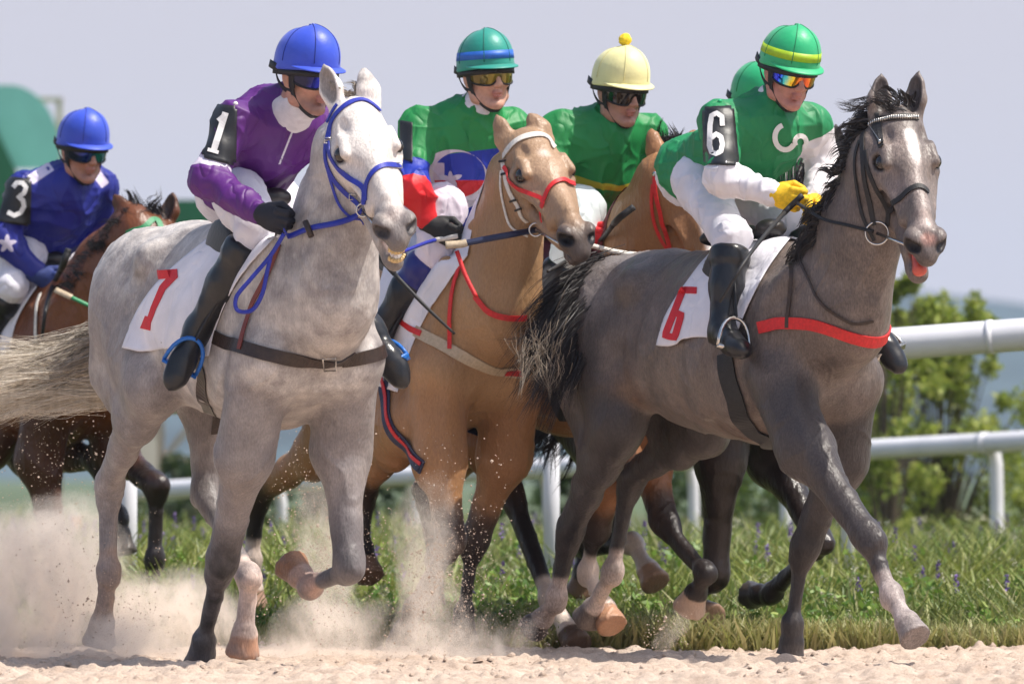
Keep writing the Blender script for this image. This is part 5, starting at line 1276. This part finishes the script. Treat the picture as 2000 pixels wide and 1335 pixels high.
# ---------------------------------------------------------------- setting
def sand_mat():
    m, nt, b = newmat('sand'); f = add_noise(nt, 3.5, 6, .65); c = ramp(nt, f, [(.3, (.46, .34, .26)), (.7, (.66, .53, .43))])
    f2 = add_noise(nt, 120, 3, .7); c = mixc(nt, c, ramp(nt, f2, [(.3, .72), (.7, 1.12)]), 1.0, 'MULTIPLY'); nt.links.new(c, b.inputs['Base Color'])
    b.inputs['Roughness'].default_value = .95; bump(nt, b, add_noise(nt, 220, 4, .7), .8, .006); return m
SAND = sand_mat()
def grid_mesh(name, x0, x1, y0, y1, nx, ny, zf, mat, kind='structure'):
    X, Y = np.meshgrid(np.linspace(x0, x1, nx), np.linspace(y0, y1, ny)); Z = zf(X, Y)
    i = np.arange((ny - 1) * nx).reshape(ny - 1, nx)[:, :-1].ravel(); F = np.stack([i, i + 1, i + nx + 1, i + nx], -1)
    o = mesh_obj(name, np.stack([X, Y, Z], -1).reshape(-1, 3), F, mat); o['kind'] = kind; return o
def vnoise(X, Y, s, seed):
    r = np.random.default_rng(seed); T = r.random((256, 256)); x = X / s; y = Y / s; i = np.floor(x).astype(int); j = np.floor(y).astype(int); a = x - i; b = y - j
    a = a * a * (3 - 2 * a); b = b * b * (3 - 2 * b); g = lambda p, q: T[p % 256, q % 256]
    return (g(i, j) * (1 - a) + g(i + 1, j) * a) * (1 - b) + (g(i, j + 1) * (1 - a) + g(i + 1, j + 1) * a) * b
def sandz(X, Y):
    z = .034 * (vnoise(X, Y, .30, 1) - .5) + .040 * np.maximum(vnoise(X, Y, .11, 2) - .45, 0) + .040 * np.maximum(vnoise(X, Y, .045, 3) - .5, 0) + .014 * vnoise(X, Y, .022, 4)
    return z - .008
grid_mesh('track', -2.6, 2.6, 25.4, 31.95, 430, 520, sandz, SAND)
def clods():
    r = np.random.default_rng(15); V = []; F = []; base = np.array([(1, 0, 0), (-1, 0, 0), (0, 1, 0), (0, -1, 0), (0, 0, 1), (0, 0, -1), (.6, .6, .55), (-.6, .6, .5), (.6, -.6, .5), (-.6, -.6, .55)]); fo = [(0, 6, 8), (4, 8, 6), (4, 6, 7), (4, 7, 9), (4, 9, 8), (2, 7, 6), (0, 2, 6), (1, 9, 7), (1, 7, 2), (3, 8, 9), (3, 9, 1), (0, 8, 3)]
    for _ in range(1500):
        x, y = r.uniform(-2.1, 2.1), r.uniform(27.3, 31.8); s = .003 + .016 * r.random() ** 4; z = sandz(np.array([x]), np.array([y]))[0]; o0 = len(V); V += list(np.array([x, y, z + s * .2]) + base * s * r.uniform(.7, 1.3, (10, 3))); F += [tuple(i + o0 for i in t) for t in fo]
    o = mesh_obj('sand_clods', V, F, SAND); o['kind'] = 'stuff'
clods()
def groundz(X, Y): return -.035 + .05 * (vnoise(X, Y, 1.3, 8) - .5) * np.clip((Y - 34) / 4, 0, 1) - np.clip((Y - 80) / 900, 0, 1) * 1.0
GRD = simple('field_ground', (.075, .085, .03), .95, .5, 1.2, .4, bdist=.05)
grid_mesh('ground', -40, 40, 4, 140, 90, 160, groundz, GRD)
grid_mesh('far_field', -900, 900, 139, 2600, 20, 20, lambda X, Y: -.9 + 0 * X - (Y - 139) * .0006, simple('far_field', (.07, .10, .035), .95, .4, .02))
mesh_obj('near_track', [(-40, 4, -.03), (40, 4, -.03), (40, 25.5, -.02), (-40, 25.5, -.02)], [(0, 1, 2, 3)], SAND)['kind'] = 'structure'
for x in (-1, 1): mesh_obj('track_side', [(2.55 * x, 25.5, -.02), (40 * x, 25.5, -.02), (40 * x, 31.9, -.02), (2.55 * x, 31.9, -.02)], [(0, 1, 2, 3)], SAND)['kind'] = 'structure'
# hills
def hillz(X, Y):
    t = (Y - 1500) / 1100; return (60 * np.clip(t, 0, 1) ** .8) * (.80 + .14 * np.sin(X * .009 + .9) + .06 * np.sin(X * .023)) + 5 * (vnoise(X, Y, 60, 12) - .5) - 2
grid_mesh('hills', -900, 900, 1500, 2600, 120, 60, hillz, simple('hazy_hill_forest', (.04, .065, .075), .95, .45, .012))  # forest colour with the blue of distant haze put into it
# leaves and grass
def leaf_mat(name, trans=.45):
    m, nt, b = newmat(name); a = N(nt, 'ShaderNodeAttribute', attribute_name='Col'); nt.links.new(a.outputs['Color'], b.inputs['Base Color']); b.inputs['Roughness'].default_value = .5
    tr = N(nt, 'ShaderNodeBsdfTranslucent'); nt.links.new(a.outputs['Color'], tr.inputs[0]); mx = N(nt, 'ShaderNodeMixShader'); mx.inputs[0].default_value = trans
    o = nt.nodes.get('Material Output'); nt.links.new(b.outputs[0], mx.inputs[1]); nt.links.new(tr.outputs[0], mx.inputs[2]); nt.links.new(mx.outputs[0], o.inputs[0]); return m
LEAF = leaf_mat('foliage'); GRASS = leaf_mat('grass_blades', .3)
def leafcloud(name, C, Rr, n, size, cols, parent, mat=LEAF, seed=1, sq=1.0):
    """leaves spread through a set of lumpy clusters"""
    r = np.random.default_rng(seed); nc = len(C); k = r.integers(0, nc, n); u = r.normal(size=(n, 3)); u /= np.linalg.norm(u, axis=1)[:, None]
    rad = r.random(n) ** .45; p = np.array(C)[k] + u * rad[:, None] * np.array(Rr)[k][:, None] * np.array([1, 1, sq])
    a = r.normal(size=(n, 3)); a /= np.linalg.norm(a, axis=1)[:, None]; b_ = np.cross(a, r.normal(size=(n, 3))); b_ /= np.linalg.norm(b_, axis=1)[:, None]
    s = size * r.uniform(.6, 1.4, n)[:, None]; V = np.stack([p - a * s, p + b_ * s * .45, p + a * s, p - b_ * s * .45], 1).reshape(-1, 3); F = np.arange(4 * n).reshape(-1, 4)
    o = mesh_obj(name, V, F, mat, parent, smooth=False); cc = np.array(cols)[r.integers(0, len(cols), n)] * r.uniform(.7, 1.3, n)[:, None]; attr_color(o.data, 'Col', np.repeat(cc, 4, 0)); return o
BARK = simple('bark', (.10, .075, .05), .9, .3, 20, .5)
def shrub(px, py_base, d, width, height, n, label, cols, seed, size=.035, clusters=26, gap=.22, cat='shrub', stems=True):
    s = FPX / d; base = P(px, py_base, d); base.z = min(base.z, .0); top = height; r = np.random.default_rng(seed)
    root = empty('shrub', tuple(base), label, cat, 'shrubs behind the rails'); C = []; Rr = []; parts = []
    for i in range(clusters):
        t = r.random() ** .8; rr = width * (.25 + .75 * math.sin(math.pi * min(1, .18 + .75 * t))); a = r.uniform(0, 6.28); q = r.random() ** .5
        c = A3(base) + np.array([math.cos(a) * rr * .5 * q, math.sin(a) * rr * .5 * q, top * (.12 + .88 * t)]); C.append(c); Rr.append(width * gap * r.uniform(.45, 1.0) * (1.1 - .55 * t))
        if stems: mid = A3(base) + (c - A3(base)) * .5 + np.array([0, 0, .1 * top]); parts.append(tube(catmull([A3(base) + r.normal(size=3) * .02 * np.array([1, 1, 0]), mid, c], 3), [.007, .006, .006, .005, .004, .003, .002], 5))
    leafcloud('foliage', C, Rr, n, size, cols, root, seed=seed)
    if parts: mesh_obj('stem', *join(parts), BARK, root)
YG = [(.34, .40, .07), (.25, .32, .05), (.42, .45, .11), (.17, .23, .04)]; DGn = [(.045, .075, .022), (.06, .10, .03), (.03, .05, .018)]
shrub(1840, 1060, 52, 1.30, 1.72, 11000, 'tall pale green leafy shrub at the right, between the two white rails', YG, 31, .027, 110, .14)
shrub(1735, 1060, 50, .75, 1.95, 4200, 'slender light green shrub rising above the top rail beside the dark grey horse', YG, 32, .026, 40, .14)
shrub(2010, 1060, 54, .6, .62, 3200, 'low yellow green bush at the right edge behind the goose-neck post', YG, 33, .030, 18, .22)
shrub(1640, 1060, 56, 1.3, .95, 3500, 'rounded green bush behind the legs of the dark grey horse', [(.10, .15, .03), (.07, .11, .025), (.14, .18, .04)], 34, .032, 26)
shrub(700, 1050, 60, 1.5, .75, 3500, 'dark green bush behind the folded foreleg of the grey horse', DGn, 35, .035, 26)
shrub(380, 1050, 62, 1.2, .75, 2800, 'dark green bush below the grey horse belly', DGn + [(.09, .12, .03)], 36, .035, 22)
shrub(1090, 1050, 60, 1.1, .80, 2600, 'dark green bush behind the white post near the middle', DGn + [(.07, .12, .03)], 37, .034, 22)
shrub(1400, 1050, 60, 1.2, .70, 2600, 'mid green bush behind the black legs', [(.07, .12, .03), (.05, .085, .02), (.10, .14, .03)], 38, .034, 22)
def weeds():
    r = np.random.default_rng(5); V = []; C = []; F = []
    n = 60000; y = 31.85 + 20 * r.random(n) ** 2.2; x = (r.random(n) * 2 - 1) * (y * .0655 + .1)
    hgt = np.clip(.095 + (y - 31.8) * .064, .09, .34) * r.uniform(.4, 1.25, n) * (.65 + .6 * vnoise(x, y, .6, 17)); wd = r.uniform(.0035, .009, n) * (1 + (y - 31) * .05)
    patchn = vnoise(x, y, .8, 19); cols = np.array([(.21, .26, .05), (.29, .31, .08), (.13, .19, .035), (.36, .34, .16), (.10, .15, .03)])
    k = np.where(r.random(n) < .12, 3, np.where(patchn > .55, r.integers(0, 2, n), r.integers(1, 5, n) % 5)); k = np.where(k == 3, np.where(r.random(n) < .4, 3, 0), k)
    col = cols[k] * r.uniform(.75, 1.3, n)[:, None]; dry = np.clip(1 - (y - 31.85) / 1.4, 0, 1)[:, None] * r.random(n)[:, None] ** .6; col = col * (1 - dry) + np.array([.42, .38, .18]) * dry
    lean = r.normal(size=(n, 2)) * .55; a = r.uniform(0, math.pi, n); sx_, sy_ = np.cos(a) * wd, np.sin(a) * wd
    z0 = -.04; P0 = np.stack([x, y, np.full(n, z0)], 1); top = P0 + np.stack([lean[:, 0] * hgt, lean[:, 1] * hgt, hgt + .04], 1); mid = .5 * (P0 + top) + np.stack([-lean[:, 0] * hgt * .15, -lean[:, 1] * hgt * .15, hgt * .08], 1)
    S = np.stack([sx_, sy_, 0 * sx_], 1); W = np.stack([P0 - S, P0 + S, mid - S, mid + S, top - S * .15, top + S * .15], 1).reshape(-1, 3)
    i = np.arange(n) * 6; F = np.concatenate([np.stack([i, i + 1, i + 3, i + 2], 1), np.stack([i + 2, i + 3, i + 5, i + 4], 1)]); o = mesh_obj('grass', W, F, GRASS, smooth=False); attr_color(o.data, 'Col', np.repeat(col, 6, 0)); o['kind'] = 'stuff'
    # leafy weeds
    m = 620; yy = 32.3 + 13 * r.random(m) ** 1.7; xx = (r.random(m) * 2 - 1) * (yy * .064); hh = np.clip(.09 + (yy - 32) * .065, .09, .32) * r.uniform(.6, 1.1, m)
    Cn = []; Rr = []
    for a_, b_, h_ in zip(xx, yy, hh):
        for t in (.35, .7, 1.0): Cn.append((a_ + r.normal() * .03, b_ + r.normal() * .03, h_ * t)); Rr.append(.075 * (1.2 - .5 * t))
    o = leafcloud('weeds', Cn, Rr, 24000, .021, [(.15, .27, .04), (.21, .33, .06), (.10, .19, .035), (.30, .36, .09)], None, GRASS, 41, .8); o['kind'] = 'stuff'
    m = 150; yy = 33.5 + 12 * r.random(m) ** 1.3; xx = (r.random(m) * 2 - 1) * (yy * .064); Cn = []; Rr = []
    for a_, b_ in zip(xx, yy):
        h_ = np.clip(.14 + (b_ - 32) * .06, .14, .38) * r.uniform(.8, 1.15)
        for t in range(3): Cn.append((a_, b_, h_ + t * .022)); Rr.append(.014 - .002 * t)
    o = leafcloud('wildflowers', Cn, Rr, 4200, .008, [(.20, .12, .34), (.26, .17, .42), (.14, .08, .26)], None, GRASS, 42, 1.4); o['kind'] = 'stuff'
    m = 260; yy = 32.6 + 9 * r.random(m) ** 1.5; xx = (r.random(m) * 2 - 1) * (yy * .064); Cn = [(a_, b_, np.clip(.11 + (b_ - 32) * .06, .1, .35) * r.uniform(.8, 1.3)) for a_, b_ in zip(xx, yy)]
    o = leafcloud('seed_heads', Cn, [.022] * m, 3600, .007, [(.42, .42, .25), (.50, .48, .34)], None, GRASS, 43, 1.0); o['kind'] = 'stuff'
weeds()
# rails
PAINT = simple('white_rail_paint', (.74, .73, .76), .35, .06, 5, .1, bdist=.003, coat=.2)
def rail_fence(label, dist, rail, r, posts, neck=False):
    a, b = P(rail[0][0], rail[0][1], dist[0]), P(rail[1][0], rail[1][1], dist[1]); root = empty('rail_fence', (a.x, a.y, 0), label, 'fence', None)
    pts = [A3(a) + (A3(b) - A3(a)) * k / 20 for k in range(21)]; mesh_obj('rail', *tube(pts, r, 20), PAINT, root)
    for k in range(2, 20, 5): mesh_obj('joint', *tube([pts[k], pts[k] + (pts[k + 1] - pts[k]) * .12], r + .004, 20), PAINT, root)
    for (px, pr) in posts:
        s_ = 0.0
        t = (px - rail[0][0]) / (rail[1][0] - rail[0][0]); c = A3(a) + (A3(b) - A3(a)) * t; c = A3(P(px, rail[0][1] + (rail[1][1] - rail[0][1]) * t, c[1]))
        if neck: pts = catmull([c + np.array([-.13, .05, -.02]), c + np.array([-.04, .05, .0]), c + np.array([.0, .05, -.09]), c + np.array([.01, .05, -.25]), np.array([c[0] + .015, c[1] + .05, -.1])], 7); mesh_obj('post', *tube(pts, pr, 12), PAINT, root)
        else: mesh_obj('post', *tube([np.array([c[0], c[1] - r - pr * .6, c[2] + .02]), np.array([c[0], c[1] - r - pr * .6, -.1])], pr, 14), PAINT, root)
rail_fence('near white running rail, thick tube at saddle height on straight posts', (37.0, 36.0), ((150, 792), (2250, 634)), .070, [(253, .038), (1077, .036), (1654, .030), (2160, .03)])
rail_fence('far white running rail, thinner and lower, on curved goose-neck posts', (52.0, 47.0), ((200, 963), (2250, 846)), .058, [(548, .034), (812, .034), (1066, .03), (1352, .034), (1532, .036), (1944, .040)], True)
# starting gate behind on the left
TEAL = simple('teal_padding', (.20, .54, .45), .5, .12, 1.5); DKG = simple('dark_green_panel', (.010, .12, .05), .5, .15, 1.5); BEI = simple('beige_steel', (.42, .34, .24), .6, .12, 3)
CREAM = simple('cream_panel', (.62, .56, .46), .7, .1, 2)
dg = 84; sg = FPX / dg; gr = empty('starting_gate', tuple(P(120, 911 + .7 * sg, dg)), 'green and teal starting gate with beige steel frame, far behind at the left', 'starting gate')
def boxm(px0, py0, px1, py1, d0, th=.08):
    a, b = P(px0, py0, d0), P(px1, py1, d0); x0, x1, z0, z1 = a.x, b.x, b.z, a.z
    V = [(x, y, z) for x in (x0, x1) for y in (d0, d0 + th) for z in (z0, z1)]; return V, [(0, 1, 3, 2), (4, 6, 7, 5), (0, 4, 5, 1), (2, 3, 7, 6), (0, 2, 6, 4), (1, 5, 7, 3)]
pts = []
for k in range(17):
    a = R(-5 + 95 * k / 16); pts.append((18 + 100 * math.cos(a), 300 - 134 * math.sin(a)))
pts = [(-140, 166)] + [p for p in pts[::-1]]
V = []; F = []
for (x, y) in pts: V += [P(x, y, dg), P(x, y, dg + 1.2)]
for (x, y) in [(-140, 330), (118, 330)]: V += [P(x, y, dg), P(x, y, dg + 1.2)]
n = len(pts)
for i in range(n - 1): F.append((2 * i, 2 * i + 1, 2 * i + 3, 2 * i + 2))
F.append(tuple([2 * i for i in range(n)] + [2 * (n + 1), 2 * n])); mesh_obj('hood', V, F, TEAL, gr, smooth=False)
V = []; tri = [(-140, 200), (-20, 225), (30, 330), (60, 400), (60, 640), (-140, 640)]
V = [P(x, y, dg - .15) for x, y in tri] + [P(x, y, dg - .05) for x, y in tri]; m_ = len(tri)
mesh_obj('side_panel', V, [tuple(range(m_))[::-1], tuple(range(m_, 2 * m_))] + [(i, (i + 1) % m_, m_ + (i + 1) % m_, m_ + i) for i in range(m_)], DKG, gr, smooth=False)
mesh_obj('panel', *join([boxm(338, 390, 436, 700, dg)]), DKG, gr, smooth=False)
mesh_obj('frame', *join([boxm(60, 190, 122, 199, dg + .3), boxm(110, 190, 121, 1080, dg + .31), boxm(376, 800, 387, 1060, dg + .2), boxm(308, 798, 320, 1060, dg + .2), boxm(300, 892, 440, 902, dg + .21), boxm(300, 798, 440, 806, dg + .22), tube([P(318, 898, dg + .15), P(386, 812, dg + .15)], .03, 8)]), BEI, gr, smooth=False)
mesh_obj('door', *boxm(205, 790, 308, 925, dg + .1), CREAM, gr, smooth=False)
cc = empty('marker_post', tuple(P(148, 1120, 46)), 'small orange marker post behind the dust at the left', 'marker')
mesh_obj('post', *tube([P(148, 1100, 46), P(147, 1008, 46)], .028, 10), simple('orange_plastic', (.75, .26, .04), .5), cc); mesh_obj('cap', *tube([P(147, 1008, 46), P(147, 1002, 46)], .032, 10), CREAM, cc)

# air
hz = bpy.data.materials.new('haze_air'); hz.use_nodes = True; nt = hz.node_tree; nt.nodes.clear(); o_ = N(nt, 'ShaderNodeOutputMaterial'); pv = N(nt, 'ShaderNodeVolumePrincipled')
nt.links.new(pv.outputs[0], o_.inputs['Volume']); pv.inputs['Color'].default_value = (.62, .76, 1.0, 1); pv.inputs['Density'].default_value = .00014; pv.inputs['Anisotropy'].default_value = 0
x0, x1, y0, y1, z0, z1 = -905, 905, -8, 2620, -5, 75
V = [(x, y, z) for x in (x0, x1) for y in (y0, y1) for z in (z0, z1)]
o = mesh_obj('haze', V, [(0, 1, 3, 2), (4, 6, 7, 5), (0, 4, 5, 1), (2, 3, 7, 6), (0, 2, 6, 4), (1, 5, 7, 3)], hz, smooth=False); o['kind'] = 'stuff'
# ---------------------------------------------------------------- kicked-up dust
m = bpy.data.materials.new('dust_cloud'); m.use_nodes = True; nt = m.node_tree; nt.nodes.clear()
o_ = N(nt, 'ShaderNodeOutputMaterial'); pv = N(nt, 'ShaderNodeVolumePrincipled'); nt.links.new(pv.outputs[0], o_.inputs['Volume']); pv.inputs['Color'].default_value = (1.0, .93, .85, 1); pv.inputs['Anisotropy'].default_value = .1
geo = N(nt, 'ShaderNodeNewGeometry')
def M_(op, a, b=None, c=None):
    n = N(nt, 'ShaderNodeMath', operation=op)
    for i, v in enumerate((a, b, c)):
        if v is None: continue
        if isinstance(v, (int, float)): n.inputs[i].default_value = v
        else: nt.links.new(v, n.inputs[i])
    return n.outputs[0]
wn = N(nt, 'ShaderNodeTexNoise'); wn.inputs['Scale'].default_value = 3.2; wn.inputs['Detail'].default_value = 3; nt.links.new(geo.outputs['Position'], wn.inputs[0])
wv = N(nt, 'ShaderNodeVectorMath', operation='MULTIPLY_ADD'); nt.links.new(wn.outputs['Color'], wv.inputs[0]); wv.inputs[1].default_value = (.34, .34, .34)
sv = N(nt, 'ShaderNodeVectorMath', operation='SUBTRACT'); nt.links.new(geo.outputs['Position'], sv.inputs[0]); sv.inputs[1].default_value = (.17, .17, .17); nt.links.new(sv.outputs[0], wv.inputs[2])
blobs = [  # px, py, d, rx, ry, rz (m), strength
    (40, 1170, 30.6, .40, .5, .36, 1.5), (200, 1260, 30.2, .34, .4, .16, .8), (330, 1200, 31.0, .30, .5, .18, 1.1), (90, 1100, 31.8, .34, .4, .26, 1.2),
    (630, 1100, 30.6, .14, .25, .30, .8), (640, 1230, 30.2, .20, .3, .14, 1.0), (835, 1160, 30.4, .15, .25, .40, 1.2), (880, 1265, 30.2, .22, .3, .14, 1.2), (1020, 1262, 30.4, .10, .15, .14, 1.5), (1300, 1250, 31.2, .06, .12, .12, 1.1), (520, 1290, 30.4, .8, .4, .09, 1.2), (860, 1060, 30.3, .10, .15, .16, .35)]
tot = None
for (px, py, d, rx, ry, rz, st) in blobs:
    c = P(px, py, d); s = N(nt, 'ShaderNodeVectorMath', operation='SUBTRACT'); nt.links.new(wv.outputs[0], s.inputs[0]); s.inputs[1].default_value = c
    q = N(nt, 'ShaderNodeVectorMath', operation='MULTIPLY'); nt.links.new(s.outputs[0], q.inputs[0]); q.inputs[1].default_value = (1 / rx, 1 / ry, 1 / rz)
    ln = N(nt, 'ShaderNodeVectorMath', operation='LENGTH'); nt.links.new(q.outputs[0], ln.inputs[0]); v = M_('MULTIPLY', M_('MAXIMUM', M_('SUBTRACT', 1.0, ln.outputs['Value']), 0.0), st)
    tot = v if tot is None else M_('MAXIMUM', tot, v)
dn = N(nt, 'ShaderNodeTexNoise'); dn.inputs['Scale'].default_value = 8.5; dn.inputs['Detail'].default_value = 7; dn.inputs['Roughness'].default_value = .72; ds = N(nt, 'ShaderNodeVectorMath', operation='MULTIPLY'); nt.links.new(wv.outputs[0], ds.inputs[0]); ds.inputs[1].default_value = (1.25, 1.0, .62); nt.links.new(ds.outputs[0], dn.inputs[0])
f = M_('MAXIMUM', M_('SUBTRACT', dn.outputs['Fac'], .43), 0.0)
nt.links.new(M_('MULTIPLY', M_('MULTIPLY', tot, f), 230.0), pv.inputs['Density'])
a, b = P(-60, 1400, 29.4), P(1400, 940, 29.4)
x0, x1, y0, y1, z0, z1 = -1.95, .75, 29.35, 32.4, -.03, .72
V = [(x, y, z) for x in (x0, x1) for y in (y0, y1) for z in (z0, z1)]
o = mesh_obj('dust', V, [(0, 1, 3, 2), (4, 6, 7, 5), (0, 4, 5, 1), (2, 3, 7, 6), (0, 2, 6, 4), (1, 5, 7, 3)], m, smooth=False); o['kind'] = 'stuff'
# thrown sand grains and clods
r = np.random.default_rng(77); V = []; F = []
oct_ = np.array([(1, 0, 0), (-1, 0, 0), (0, 1, 0), (0, -1, 0), (0, 0, 1), (0, 0, -1)], float); of = [(0, 2, 4), (2, 1, 4), (1, 3, 4), (3, 0, 4), (2, 0, 5), (1, 2, 5), (3, 1, 5), (0, 3, 5)]
src = [(40, 1130, 31, .30, 900), (130, 900, 31.5, .30, 350), (220, 1230, 30.1, .25, 700), (640, 1080, 30.3, .16, 900), (640, 1240, 30.1, .2, 500), (850, 1130, 30.2, .16, 1100), (880, 1000, 30.2, .2, 300), (870, 1260, 30.1, .2, 800), (1020, 1250, 30.3, .09, 500), (1300, 1240, 31.1, .08, 200), (600, 940, 30.4, .14, 260)]
for (px, py, d, sp, n) in src:
    c = A3(P(px, py, d))
    for _ in range(int(n * 1.5)):
        p = c + r.normal(size=3) * sp * np.array([.6, .8, .7]); s = .0010 + .0028 * r.random() ** 3 if r.random() < .997 else r.uniform(.004, .008)
        if p[2] < .01: continue
        o0 = len(V); V += list(p + oct_ * s * r.uniform(.6, 1.4, (6, 1))); F += [tuple(i + o0 for i in t) for t in of]
go = mesh_obj('flying_sand', V, F, SAND, smooth=False); go['kind'] = 'stuff'
